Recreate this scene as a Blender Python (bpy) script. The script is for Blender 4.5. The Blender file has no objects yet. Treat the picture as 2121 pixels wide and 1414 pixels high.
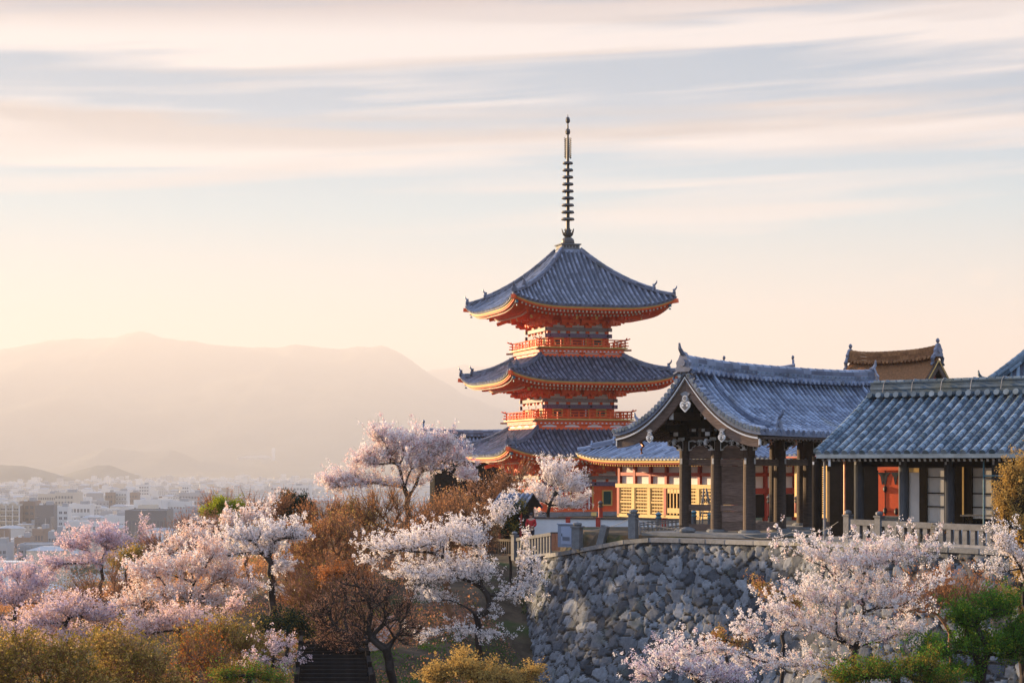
import bpy, math, random
import numpy as np
from mathutils import Vector, Matrix
SC = bpy.context.scene
COL = SC.collection
R = math.radians
RNG = random.Random(7)
NR = np.random.default_rng(11)

# ------------------------------------------------------------------ camera
F = 3800.0                      # focal length in photo pixels (2121 wide)
CX, HZ = 1060.5, 960.0          # photo centre column, horizon row
cam = bpy.data.cameras.new('camera')
cam.sensor_width = 36.0
cam.lens = 36.0 * F / 2121.0
cam.shift_y = (HZ - 707.0) / 2121.0
cam.clip_start, cam.clip_end = 0.5, 60000.0
camo = bpy.data.objects.new('camera', cam); COL.objects.link(camo)
camo.location = (0, 0, 0); camo.rotation_euler = (R(90), 0, 0)
SC.camera = camo

# ------------------------------------------------------------------ sun, sky, exposure
SUN_EL, SUN_PHI = 9.0, 34.0    # elevation; how far behind the picture plane, to the left
SUN_STRENGTH = 5.0
sdir = Vector((-math.cos(R(SUN_PHI)) * math.cos(R(SUN_EL)), math.sin(R(SUN_PHI)) * math.cos(R(SUN_EL)), math.sin(R(SUN_EL))))
sun = bpy.data.lights.new('sun', 'SUN')
sun.energy = SUN_STRENGTH; sun.angle = R(0.6); sun.color = (1.0, 0.72, 0.40)
suno = bpy.data.objects.new('sun', sun); COL.objects.link(suno)
suno.rotation_euler = sdir.to_track_quat('Z', 'Y').to_euler()
SC.view_settings.view_transform = 'Standard'
SC.view_settings.look = 'None'
SC.view_settings.exposure = 2.4
SC.view_settings.gamma = 1.0
SC.cycles.max_bounces = 6
SC.cycles.diffuse_bounces = 3
SC.cycles.glossy_bounces = 2
SC.cycles.transmission_bounces = 4
SC.cycles.transparent_max_bounces = 8
SC.cycles.volume_bounces = 0
SC.cycles.sample_clamp_indirect = 4.0
SC.cycles.use_adaptive_sampling = False

def s2l(c):
    return tuple((v / 12.92 if v <= 0.04045 else ((v + 0.055) / 1.055) ** 2.4) for v in c)

def world():
    w = bpy.data.worlds.new("World"); SC.world = w; w.use_nodes = True
    nt = w.node_tree; nt.nodes.clear(); N = nt.nodes.new; L = nt.links.new
    out = N('ShaderNodeOutputWorld'); bg = N('ShaderNodeBackground')
    L(bg.outputs[0], out.inputs[0])
    sky = N('ShaderNodeTexSky'); sky.sky_type = 'NISHITA'; sky.sun_disc = False
    sky.sun_elevation = R(SUN_EL); sky.sun_rotation = math.atan2(sdir.x, sdir.y)
    sky.altitude = 100; sky.dust_density = 2.0
    sk = N('ShaderNodeVectorMath'); sk.operation = 'SCALE'; sk.inputs[3].default_value = 0.15
    L(sky.outputs[0], sk.inputs[0])
    tc = N('ShaderNodeTexCoord')
    sep = N('ShaderNodeSeparateXYZ'); L(tc.outputs['Generated'], sep.inputs[0])
    def math_(op, a, b=None, c=None):
        n = N('ShaderNodeMath'); n.operation = op
        for i, v in enumerate((a, b, c)):
            if v is None: continue
            if isinstance(v, (int, float)): n.inputs[i].default_value = v
            else: L(v, n.inputs[i])
        return n.outputs[0]
    def ramp(fac, stops):
        n = N('ShaderNodeValToRGB'); L(fac, n.inputs[0])
        el = n.color_ramp.elements
        while len(el) < len(stops): el.new(0.5)
        for e, (p, c) in zip(el, stops):
            e.position = p
            e.color = (*c, 1) if not isinstance(c, (int, float)) else (c, c, c, 1)
        return n.outputs[0]
    def mix(fac, a, b):
        n = N('ShaderNodeMix'); n.data_type = 'RGBA'
        if isinstance(fac, (int, float)): n.inputs[0].default_value = fac
        else: L(fac, n.inputs[0])
        for i, v in ((6, a), (7, b)):
            if isinstance(v, tuple): n.inputs[i].default_value = (*v, 1)
            else: L(v, n.inputs[i])
        return n.outputs[2]
    e = sep.outputs[2]
    # clear air by elevation (sine of it); unseen zenith brightened as added blue fill
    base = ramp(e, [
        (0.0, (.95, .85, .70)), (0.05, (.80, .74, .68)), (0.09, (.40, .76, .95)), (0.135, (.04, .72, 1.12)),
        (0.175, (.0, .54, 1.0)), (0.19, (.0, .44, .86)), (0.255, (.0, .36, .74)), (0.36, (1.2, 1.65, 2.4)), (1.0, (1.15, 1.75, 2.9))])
    base = mix(0.06, base, sk.outputs[0])
    # streaky long-exposure clouds: long along the azimuth, thin in elevation
    az = math_('DIVIDE', sep.outputs[0], math_('MAXIMUM', sep.outputs[1], 0.15))
    def streak(sx, sz, seed, det, rough, dist, tilt=0.0):
        cmb = N('ShaderNodeCombineXYZ')
        zz = math_('ADD', e, math_('MULTIPLY', az, tilt))
        L(math_('MULTIPLY', az, sx), cmb.inputs[0]); L(math_('MULTIPLY', zz, sz), cmb.inputs[1])
        cmb.inputs[2].default_value = seed
        n = N('ShaderNodeTexNoise'); n.inputs['Scale'].default_value = 1.0; n.inputs['Detail'].default_value = det
        n.inputs['Roughness'].default_value = rough; n.inputs['Distortion'].default_value = dist
        L(cmb.outputs[0], n.inputs['Vector'])
        return n.outputs[0]
    CLOUDS = dict(mix=mix, ramp=ramp, math_=math_)
    big = streak(2.2, 24, 3.7, 4, .5, .35, -.03)
    fine = streak(3.2, 75, 8.1, 4, .5, .5, -.05)
    m = math_('ADD', math_('MULTIPLY', big, .54), math_('MULTIPLY', fine, .46))
    wav = math_('MULTIPLY', math_('SUBTRACT', streak(1.1, 5, 40.2, 3, .5, .2), .5), .05)
    eb = math_('ADD', math_('ADD', e, wav), math_('MULTIPLY', az, -.012))
    bias = ramp(eb, [(0.085, .22), (0.12, .32), (0.128, .40), (0.134, .30), (0.146, .46), (0.153, .36), (0.160, .60), (0.171, .64), (0.180, .48), (0.188, .30), (0.204, .32), (0.213, .62), (0.228, .72), (0.240, .60), (0.30, .5)])
    m = math_('ADD', m, math_('MULTIPLY', math_('SUBTRACT', bias, .5), .52))
    cover = ramp(m, [(0.425, 0.0), (0.545, 1.0)])
    # clouds thin out towards the horizon
    fade = ramp(e, [(0.055, 0.0), (0.10, .45), (0.14, .8), (0.18, 1.0), (0.27, 1.0), (0.4, .25)])
    mask = math_('MULTIPLY', cover, fade)
    shade = ramp(streak(1.9, 30, 21.3, 3, .5, .3, -.02), [(0.42, (.24, .32, .46)), (0.54, (1.02, 1.02, 1.10))])
    dim = ramp(eb, [(0.224, 0.0), (0.241, .85), (0.27, .4)])
    shade = mix(dim, shade, (.36, .36, .50))
    lowc = mix(ramp(e, [(0.12, 1.0), (0.2, 0.0)]), shade, (.92, .98, 1.1))
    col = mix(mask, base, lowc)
    # small cumulus low on the right
    cu = streak(34, 60, 5.5, 5, .6, .2)
    cb = math_('MULTIPLY', ramp(cu, [(0.52, 0.0), (0.62, 1.0)]),
               math_('MULTIPLY', ramp(e, [(0.080, 0.0), (0.088, 1.0), (0.094, 1.0), (0.104, 0.0)]), ramp(az, [(0.10, 0.0), (0.2, 1.0)])))
    col = mix(math_('MULTIPLY', cb, .45), col, (1.2, 1.05, .95))
    # the sky is warmer and brighter towards the low sun
    dot = N('ShaderNodeVectorMath'); dot.operation = 'DOT_PRODUCT'
    L(tc.outputs['Generated'], dot.inputs[0]); dot.inputs[1].default_value = tuple(sdir)
    glow = ramp(dot.outputs['Value'], [(0.6, 0.0), (1.0, 1.0)])
    glow = math_('MULTIPLY', glow, ramp(e, [(0.02, 1.0), (0.25, .15)]))
    col = mix(math_('MULTIPLY', glow, .10), col, (1.4, .95, .55))
    # below the horizon: dim earth light
    col = mix(ramp(math_('ADD', e, .5), [(0.47, 1.0), (0.5, 0.0)]), col, (.30, .26, .24))
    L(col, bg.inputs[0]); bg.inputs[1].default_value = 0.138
world()

# ------------------------------------------------------------------ helpers
def P(px, py, Y):
    """a point of the place, from a photo pixel and its distance"""
    return Vector(((px - CX) / F * Y, Y, (HZ - py) / F * Y))

class MB:
    """collects faces for ONE mesh object; every face carries a material slot and a random tone"""
    def __init__(s, seed=1):
        s.V, s.F, s.M, s.T = [], [], [], []
        s.m = 0; s.rng = random.Random(seed); s.X = None
    def add(s, vs, fs, tone=None):
        o = len(s.V)
        if s.X is not None: vs = [s.X @ Vector(v) for v in vs]
        s.V.extend([tuple(v) for v in vs])
        t = s.rng.random() if tone is None else tone
        for f in fs:
            s.F.append(tuple(i + o for i in f)); s.M.append(s.m); s.T.append(t)
    def box(s, c, d, rz=0.0, tone=None, taper=1.0):
        x, y, z = d[0] / 2, d[1] / 2, d[2] / 2
        cz, sz = math.cos(rz), math.sin(rz)
        vs = []
        for k, q in ((-z, 1.0), (z, taper)):
            for a, b in ((-x, -y), (x, -y), (x, y), (-x, y)):
                a, b = a * q, b * q
                vs.append((c[0] + a * cz - b * sz, c[1] + a * sz + b * cz, c[2] + k))
        s.add(vs, [(3, 2, 1, 0), (4, 5, 6, 7), (0, 1, 5, 4), (1, 2, 6, 5), (2, 3, 7, 6), (3, 0, 4, 7)], tone)
    def bar(s, p0, p1, w, h, up=(0, 0, 1), tone=None):
        p0, p1 = Vector(p0), Vector(p1); d = (p1 - p0).normalized(); up = Vector(up)
        side = d.cross(up)
        if side.length < 1e-4: side = d.cross(Vector((1, 0, 0)))
        side.normalize(); u = side.cross(d)
        vs = []
        for p in (p0, p1):
            for a, b in ((-1, -1), (1, -1), (1, 1), (-1, 1)):
                vs.append(p + side * (a * w / 2) + u * (b * h / 2))
        s.add(vs, [(0, 1, 2, 3), (7, 6, 5, 4), (4, 5, 1, 0), (5, 6, 2, 1), (6, 7, 3, 2), (7, 4, 0, 3)], tone)
    def tube(s, pts, r, n=8, cap=True, tone=None):
        pts = [Vector(p) for p in pts]
        if not isinstance(r, (list, tuple)): r = [r] * len(pts)
        vs, fs = [], []
        for i, p in enumerate(pts):
            d = (pts[min(i + 1, len(pts) - 1)] - pts[max(i - 1, 0)])
            d = d.normalized() if d.length > 1e-9 else Vector((0, 0, 1))
            a = d.cross(Vector((0, 0, 1)))
            if a.length < 1e-3: a = d.cross(Vector((0, 1, 0)))
            a.normalize(); b = a.cross(d)
            for k in range(n):
                t = 2 * math.pi * k / n
                vs.append(p + (a * math.cos(t) + b * math.sin(t)) * r[i])
        for i in range(len(pts) - 1):
            for k in range(n):
                k2 = (k + 1) % n
                fs.append((i * n + k, (i + 1) * n + k, (i + 1) * n + k2, i * n + k2))
        if cap:
            fs.append(tuple(range(n))); fs.append(tuple(reversed(range((len(pts) - 1) * n, len(pts) * n))))
        s.add(vs, fs, tone)
    def lathe(s, prof, c=(0, 0, 0), n=16, tone=None):
        vs, fs = [], []
        for r, z in prof:
            for k in range(n):
                t = 2 * math.pi * k / n
                vs.append((c[0] + r * math.cos(t), c[1] + r * math.sin(t), c[2] + z))
        for i in range(len(prof) - 1):
            for k in range(n):
                k2 = (k + 1) % n
                fs.append((i * n + k, i * n + k2, (i + 1) * n + k2, (i + 1) * n + k))
        fs.append(tuple(reversed(range(n)))); fs.append(tuple(range((len(prof) - 1) * n, len(prof) * n)))
        s.add(vs, fs, tone)
    def disc(s, c, nrm, r, thick, n=10, tone=None):
        nrm = Vector(nrm).normalized(); c = Vector(c)
        s.tube([c - nrm * thick / 2, c + nrm * thick / 2], r, n, True, tone)
    def grid(s, rows, tone=None, flip=False):
        m, n = len(rows), len(rows[0]); vs = [p for r_ in rows for p in r_]
        fs = []
        for i in range(m - 1):
            for j in range(n - 1):
                f = (i * n + j, i * n + j + 1, (i + 1) * n + j + 1, (i + 1) * n + j)
                fs.append(tuple(reversed(f)) if flip else f)
        s.add(vs, fs, tone)
    def plate(s, outline, depth, frame, tone=None):
        """closed 2-D outline given thickness; frame = (origin, xdir, ydir) and depth along xdir x ydir"""
        o, x, y = [Vector(v) for v in frame]; nz = x.cross(y).normalized(); n = len(outline)
        vs = [o + x * a + y * b + nz * (depth / 2) for a, b in outline] + [o + x * a + y * b - nz * (depth / 2) for a, b in outline]
        fs = [tuple(range(n)), tuple(reversed(range(n, 2 * n)))]
        for i in range(n):
            j = (i + 1) % n
            fs.append((i, n + i, n + j, j))
        s.add(vs, fs, tone)
    def build(s, name, mats, parent=None, smooth=False, **props):
        if not isinstance(mats, (list, tuple)): mats = [mats]
        me = bpy.data.meshes.new(name); me.from_pydata(s.V, [], s.F)
        for m in mats: me.materials.append(m)
        if len(mats) > 1: me.polygons.foreach_set('material_index', s.M)
        at = me.attributes.new('tone', 'FLOAT', 'FACE'); at.data.foreach_set('value', s.T)
        if smooth: me.polygons.foreach_set('use_smooth', [True] * len(me.polygons))
        me.update()
        return link(name, me, parent, **props)

def link(name, me, parent=None, **props):
    o = bpy.data.objects.new(name, me); COL.objects.link(o)
    if parent is not None: o.parent = parent
    for k, v in props.items(): o[k] = v
    return o

def np_mesh(name, V, Q, mats, parent=None, tone=None, smooth=False, mi=None, **props):
    """fast mesh from numpy arrays (all faces with the same corner count)"""
    V = np.asarray(V, dtype=np.float32); Q = np.asarray(Q, dtype=np.int32); k = Q.shape[1]
    me = bpy.data.meshes.new(name)
    me.vertices.add(len(V)); me.vertices.foreach_set('co', V.ravel())
    me.loops.add(Q.size); me.loops.foreach_set('vertex_index', Q.ravel())
    me.polygons.add(len(Q)); me.polygons.foreach_set('loop_start', np.arange(0, Q.size, k, dtype=np.int32))
    me.update(calc_edges=True)
    if not isinstance(mats, (list, tuple)): mats = [mats]
    for m in mats: me.materials.append(m)
    if mi is not None: me.polygons.foreach_set('material_index', np.asarray(mi, dtype=np.int32))
    if tone is not None:
        at = me.attributes.new('tone', 'FLOAT', 'FACE'); at.data.foreach_set('value', np.asarray(tone, dtype=np.float32))
    if smooth: me.polygons.foreach_set('use_smooth', np.ones(len(Q), dtype=bool))
    return link(name, me, parent, **props)

def thing(name, label, cat, loc=(0, 0, 0), rz=0.0, group=None):
    o = bpy.data.objects.new(name, None); COL.objects.link(o)
    o.location = loc; o.rotation_euler = (0, 0, rz); o.empty_display_size = 0.2
    o['label'] = label; o['category'] = cat
    if group: o['group'] = group
    return o
def tag(o, label, cat, group=None):
    o['label'] = label; o['category'] = cat
    if group: o['group'] = group
    return o
def copy_tree(o, parent=None):
    c = o.copy(); COL.objects.link(c)
    if parent is not None: c.parent = parent
    for ch in [q for q in COL.objects if q.parent == o]: copy_tree(ch, c)
    return c

def mat(name, c0, c1=None, rough=.7, nscale=0.0, namt=.25, spec=.3, metal=0.0, trans=0.0, bump=0.0, bscale=20.0, nstretch=(1, 1, 1), tint=None):
    """procedural surface: two tones picked per face, broken up by noise; trans = share of light let through (leaves, petals)"""
    m = bpy.data.materials.new(name); m.use_nodes = True
    nt = m.node_tree; nt.nodes.clear(); N = nt.nodes.new; L = nt.links.new
    out = N('ShaderNodeOutputMaterial')
    c1 = c1 or c0
    at = N('ShaderNodeAttribute'); at.attribute_name = 'tone'
    mx = N('ShaderNodeMix'); mx.data_type = 'RGBA'
    L(at.outputs['Fac'], mx.inputs[0]); mx.inputs[6].default_value = (*c0, 1); mx.inputs[7].default_value = (*c1, 1)
    col = mx.outputs[2]
    tc = N('ShaderNodeTexCoord'); mp = N('ShaderNodeMapping'); mp.inputs['Scale'].default_value = nstretch
    L(tc.outputs['Object'], mp.inputs['Vector'])
    if nscale:
        nz = N('ShaderNodeTexNoise'); nz.inputs['Scale'].default_value = nscale; nz.inputs['Detail'].default_value = 5; nz.inputs['Roughness'].default_value = .65
        L(mp.outputs[0], nz.inputs['Vector'])
        mr = N('ShaderNodeMapRange'); mr.inputs[1].default_value = .3; mr.inputs[2].default_value = .7
        mr.inputs[3].default_value = 1 - namt; mr.inputs[4].default_value = 1 + namt
        L(nz.outputs[0], mr.inputs[0])
        sc = N('ShaderNodeVectorMath'); sc.operation = 'SCALE'; L(col, sc.inputs[0]); L(mr.outputs[0], sc.inputs[3])
        col = sc.outputs[0]
        if tint:
            nz2 = N('ShaderNodeTexNoise'); nz2.inputs['Scale'].default_value = tint[1]; nz2.inputs['Detail'].default_value = 4
            L(mp.outputs[0], nz2.inputs['Vector'])
            mr2 = N('ShaderNodeMapRange'); mr2.inputs[1].default_value = tint[2]; mr2.inputs[2].default_value = tint[2] + .15
            L(nz2.outputs[0], mr2.inputs[0])
            mx2 = N('ShaderNodeMix'); mx2.data_type = 'RGBA'; L(mr2.outputs[0], mx2.inputs[0]); L(col, mx2.inputs[6]); mx2.inputs[7].default_value = (*tint[0], 1)
            col = mx2.outputs[2]
    if trans:
        d = N('ShaderNodeBsdfDiffuse'); t = N('ShaderNodeBsdfTranslucent'); ms = N('ShaderNodeMixShader'); ms.inputs[0].default_value = trans
        L(col, d.inputs[0]); L(col, t.inputs[0]); L(d.outputs[0], ms.inputs[1]); L(t.outputs[0], ms.inputs[2]); L(ms.outputs[0], out.inputs[0])
        return m
    b = N('ShaderNodeBsdfPrincipled'); L(col, b.inputs['Base Color'])
    b.inputs['Roughness'].default_value = rough; b.inputs['Metallic'].default_value = metal
    b.inputs['Specular IOR Level'].default_value = spec
    if bump:
        nb = N('ShaderNodeTexNoise'); nb.inputs['Scale'].default_value = bscale; nb.inputs['Detail'].default_value = 4
        L(mp.outputs[0], nb.inputs['Vector'])
        bp = N('ShaderNodeBump'); bp.inputs['Strength'].default_value = bump; bp.inputs['Distance'].default_value = .05
        L(nb.outputs[0], bp.inputs['Height']); L(bp.outputs[0], b.inputs['Normal'])
    L(b.outputs[0], out.inputs[0])
    return m

M = {}
M['tile_blue'] = mat('blue_grey_roof_tile', (.085, .103, .16), (.24, .275, .37), .42, 1.3, .26, .5, tint=((.15, .15, .15), .5, .60))
M['tile_dark'] = mat('dark_roof_tile', (.06, .068, .10), (.20, .205, .265), .45, 2.0, .3, .45, tint=((.10, .095, .085), .6, .62))
M['tile_green'] = mat('weathered_green_blue_tile', (.03, .06, .09), (.19, .24, .295), .5, 2.5, .3, .4, tint=((.11, .12, .10), .55, .60))
M['tile_bed'] = mat('shaded_tile_trough', (.035, .04, .06), (.05, .055, .08), .6, 2, .25)  # darker than the cover tiles: trough shade put into the colour
M['vermilion'] = mat('vermilion_paint', (.84, .10, .02), (.92, .15, .04), .5, 3, .12, .35)
M['dull_red'] = mat('dull_red_paint', (.36, .035, .022), (.42, .05, .03), .55, 3, .15)
M['gold_paint'] = mat('ochre_yellow_paint', (.72, .42, .10), (.80, .5, .16), .45, 3, .1)
M['end_white'] = mat('pale_rafter_end', (.78, .70, .52), (.84, .78, .62), .6)
M['plaster'] = mat('white_plaster', (.74, .71, .70), (.78, .75, .74), .8, 1.2, .08)
M['beam_grey'] = mat('patterned_grey_beam', (.22, .20, .20), (.36, .32, .32), .6, 14, .35)
M['beam_violet'] = mat('faded_violet_beam', (.16, .13, .22), (.24, .19, .30), .6, 9, .3)
M['green_shutter'] = mat('dark_green_lattice', (.01, .06, .05), (.02, .09, .07), .5)
M['black_iron'] = mat('black_iron', (.015, .015, .018), (.025, .025, .03), .5)
M['bronze'] = mat('dark_bronze', (.05, .04, .04), (.09, .07, .06), .5, 6, .3, .5, .3)
M['verdigris'] = mat('verdigris_bronze', (.05, .14, .17), (.09, .2, .24), .5, 6, .3)
M['old_wood'] = mat('weathered_brown_timber', (.05, .034, .028), (.115, .078, .062), .75, 3.0, .4, .2, bump=.4, bscale=14, nstretch=(1, 1, 9))
M['plank'] = mat('weathered_planks', (.12, .078, .06), (.24, .16, .128), .8, 2.2, .45, .2, bump=.4, bscale=12, nstretch=(1.2, 1.2, 11))
M['post_wood'] = mat('dark_grey_post', (.05, .05, .056), (.10, .098, .105), .8, 5, .35, .1, nstretch=(1, 1, .2))
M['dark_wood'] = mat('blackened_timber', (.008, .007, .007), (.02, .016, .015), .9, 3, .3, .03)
M['grey_wood'] = mat('silver_grey_timber', (.13, .125, .13), (.24, .23, .24), .75, 4, .3, bump=.2)
M['white_trim'] = mat('chalky_white_edge', (.62, .60, .60), (.72, .70, .70), .7, 8, .15)
M['granite'] = mat('grey_granite', (.14, .14, .145), (.23, .22, .22), .8, 5, .25, bump=.3)
M['paving'] = mat('grey_stone_paving', (.22, .21, .20), (.30, .28, .27), .85, 2, .25, bump=.2)
M['golden_wood'] = mat('pale_lattice_wood', (.62, .38, .12), (.74, .48, .18), .6, 5, .15)
M['copper'] = mat('copper_gutter', (.42, .17, .09), (.5, .22, .12), .45, 4, .2, .5, .4)
M['bark_roof'] = mat('cypress_bark_thatch', (.18, .08, .036), (.30, .145, .065), .9, 7, .4, .1, bump=.6, bscale=30)
# ================================================================== the land
WALL = [(2.0, 124, -5.6), (1.2, 112, -5.3), (.95, 101, -4.9), (1.3, 93.5, -4.65), (2.4, 88.6, -4.25), (4.05, 85, -3.75), (5.7, 82.6, -3.36),
        (7.9, 80.7, -3.30), (10.0, 78.5, -3.28), (11.7, 75.7, -3.2), (13.5, 72.0, -3.1), (16.0, 69.0, -3.12), (18.5, 66.3, -3.15), (22, 63.3, -3.15), (28, 58, -3.2), (37, 50.5, -3.2)]
def catmull(pts, n):
    p = np.array(pts, float); p = np.vstack([2 * p[0] - p[1], p, 2 * p[-1] - p[-2]]); o = []
    for i in range(1, len(p) - 2):
        for k in range(n):
            t = k / n
            o.append(.5 * ((2 * p[i]) + (-p[i - 1] + p[i + 1]) * t + (2 * p[i - 1] - 5 * p[i] + 4 * p[i + 1] - p[i + 2]) * t * t + (-p[i - 1] + 3 * p[i] - 3 * p[i + 1] + p[i + 2]) * t ** 3))
    o.append(p[-2]); return np.array(o)
WC = catmull(WALL, 14)
def resample(c, step):
    d = np.r_[0, np.cumsum(np.linalg.norm(np.diff(c[:, :2], axis=0), axis=1))]
    s = np.arange(0, d[-1], step)
    return s, np.stack([np.interp(s, d, c[:, k]) for k in range(3)], 1)
_ws, _wp = resample(WC, .3)
_wt = np.gradient(_wp[:, :2], axis=0); _wt /= np.linalg.norm(_wt, axis=1)[:, None]
_wn = np.stack([_wt[:, 1], -_wt[:, 0]], 1)          # outward: to the left / towards the camera
def sstep(a, b, x):
    t = np.clip((x - a) / (b - a), 0, 1); return t * t * (3 - 2 * t)
def wall_dist(x, y):
    """signed distance behind (+) / before (-) the retaining wall and the wall's top height there"""
    x = np.atleast_1d(x).astype(float); y = np.atleast_1d(y).astype(float)
    d = np.empty(len(x)); zt = np.empty(len(x))
    for i in range(0, len(x), 4000):
        dx = x[i:i + 4000, None] - _wp[None, :, 0]; dy = y[i:i + 4000, None] - _wp[None, :, 1]
        r = dx * dx + dy * dy; k = r.argmin(1); a = np.arange(len(k))
        sgn = -(dx[a, k] * _wn[k, 0] + dy[a, k] * _wn[k, 1])
        d[i:i + 4000] = np.sqrt(r[a, k]) * np.sign(sgn); zt[i:i + 4000] = _wp[k, 2]
    return d, zt
def ground_z(x, y):
    x = np.atleast_1d(np.asarray(x, float)); y = np.atleast_1d(np.asarray(y, float))
    x, y = np.broadcast_arrays(x, y); sh = x.shape; x = x.ravel(); y = y.ravel()
    # the wooded hillside left of and below the wall
    hill = -5.4 - .135 * np.maximum(0, 104 - y) - .17 * np.maximum(0, -x - 8) - .05 * np.maximum(0, x - 4) + .5 * np.sin(x * .31 + 1) * np.sin(y * .23) + .2 * np.sin(x * .9) * np.cos(y * .7)
    hill -= 2.8 * sstep(-3.5, 2.5, x) * (1 - sstep(84, 98, y))
    hill = np.maximum(hill, -15.5)
    z = hill.copy()
    near = (np.abs(x) < 70) & (y > 30) & (y < 200)
    d, zt = np.full(len(x), -50.0), np.zeros(len(x))
    if near.any(): d[near], zt[near] = wall_dist(x[near], y[near])
    terr = np.where(x > 3, np.maximum(-3.28, zt - .12), zt + .02)
    terr = np.where(y > 96, np.minimum(terr, -3.95), terr)
    up = sstep(-.9, .55, d)
    z = z * (1 - up) + terr * up
    drop = sstep(168, 330, y) if np.isscalar(y) else sstep(168, 330, y + np.maximum(0, -x - 10) * 1.1)
    z = z * (1 - drop) + (-62) * drop
    away = sstep(60, 220, np.abs(x + 5)); z = z * (1 - away) + np.where(y > 20, -62 + 35 * (1 - sstep(50, 300, y)), -30) * away
    return z.reshape(sh)
def gz(x, y): return float(ground_z(x, y)[0])

def axis(parts):
    o = []
    for a, b, n in parts: o += list(np.linspace(a, b, n, endpoint=False))
    return np.array(o + [parts[-1][1]])
def make_ground():
    xs = axis([(-15000, -600, 16), (-600, -60, 30), (-60, -12, 60), (-12, 30, 84), (30, 60, 30), (60, 600, 26), (600, 15000, 14)])
    ys = axis([(-200, 36, 14), (36, 130, 175), (130, 340, 70), (340, 1200, 20), (1200, 19000, 24)])
    X, Y = np.meshgrid(xs, ys); Z = ground_z(X, Y)
    n, m = X.shape; idx = np.arange(n * m).reshape(n, m)
    Q = np.stack([idx[:-1, :-1], idx[:-1, 1:], idx[1:, 1:], idx[1:, :-1]], -1).reshape(-1, 4)
    g = mat('earth_moss_and_leaf_litter', (.055, .04, .026), (.085, .06, .04), .95, .9, .5, .1, tint=((.035, .055, .015), .35, .52), bump=.5, bscale=6)
    city = mat('hazy_plain', (.30, .27, .25), (.34, .31, .29), .95, .01, .3, .1)
    fy = (Y[:-1, :-1].reshape(-1) > 420).astype(int)
    np_mesh('ground', np.stack([X, Y, Z], -1).reshape(-1, 3), Q, [g, city], tone=NR.random(len(Q)), smooth=True, mi=fy, kind='structure')
make_ground()

def fbm(x, y, seed, octs=5, base=1.0):
    o = np.zeros_like(x); a = 1.0
    r = np.random.default_rng(seed)
    for k in range(octs):
        for _ in range(3):
            th, ph = r.uniform(0, 6.28), r.uniform(0, 6.28)
            o += a * np.sin((x * math.cos(th) + y * math.sin(th)) * base * 2 ** k + ph) / 3
        a *= .55
    return o
M['far_forest'] = mat('far_forest', (.05, .055, .045), (.075, .075, .06), .95, .004, .35, .1)
def ridge(name, prof, Y, y0, y1, base, amp, seed, ztip=1.0, res=(240, 46)):
    px = np.linspace(prof[0][0], prof[-1][0], res[0])
    zz = np.interp(px, [p[0] for p in prof], [(HZ - p[1]) / F * Y for p in prof])
    xx = (px - CX) / F * Y
    t = np.linspace(0, 1, res[1]); rows = []
    yk = (Y - y0) / (y1 - y0)
    for tt in t:
        y = y0 + (y1 - y0) * tt
        f = np.where(tt < yk, (tt / yk) ** 1.15, ((1 - tt) / (1 - yk)) ** .9)
        n = fbm(xx, np.full_like(xx, y), seed, 5, 6.28 / 3000) * amp * min(1, tt * 4) * (1 if tt < yk * .93 else .12)
        rough = fbm(xx, np.full_like(xx, y), seed + 9, 3, 6.28 / 110) * amp * .045
        rows.append(np.stack([xx, np.full_like(xx, y), base + (zz - base) * f + n * f * (1 - .75 * f) + rough * f], 1))
    V = np.array(rows); m, n_ = V.shape[:2]; idx = np.arange(m * n_).reshape(m, n_)
    Q = np.stack([idx[:-1, :-1], idx[:-1, 1:], idx[1:, 1:], idx[1:, :-1]], -1).reshape(-1, 4)
    np_mesh(name, V.reshape(-1, 3), Q, M['far_forest'], tone=NR.random(len(Q)), smooth=False, kind='structure')
ridge('mountain', [(-700, 830), (-250, 775), (-80, 740), (0, 723), (60, 713), (130, 700), (185, 699), (240, 696), (262, 688), (290, 685), (318, 689), (340, 699), (400, 706), (470, 715), (520, 719), (590, 718),
                    (615, 712), (655, 716), (700, 722), (745, 717), (790, 715), (826, 727), (860, 750), (890, 772), (960, 815), (1050, 850), (1200, 880), (1500, 920)], 13500, 8600, 15600, -62, 150, 5, res=(420, 60))
ridge('mountain', [(600, 860), (760, 800), (850, 775), (890, 764), (925, 760), (960, 752), (1000, 757), (1080, 745), (1200, 752), (1320, 748), (1400, 758), (1560, 770), (1800, 800), (2100, 850), (2500, 900)], 17000, 13000, 18500, -62, 120, 15, res=(300, 40))
ridge('hill', [(-500, 990), (-200, 966), (-60, 962), (0, 961), (45, 963), (85, 972), (120, 988), (150, 996), (230, 1003)], 5600, 5100, 6100, -62, 15, 25, res=(160, 24))
ridge('hill', [(60, 1005), (130, 985), (165, 972), (200, 962), (225, 962), (260, 975), (290, 988), (340, 1000)], 6300, 5950, 6700, -62, 15, 35, res=(140, 24))
ridge('hill', [(60, 1000), (160, 950), (225, 925), (300, 935), (360, 930), (420, 958), (520, 962), (640, 955), (760, 945), (900, 930), (1100, 940), (1300, 970)], 9000, 7900, 9700, -62, 40, 45, res=(240, 30))

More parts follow.
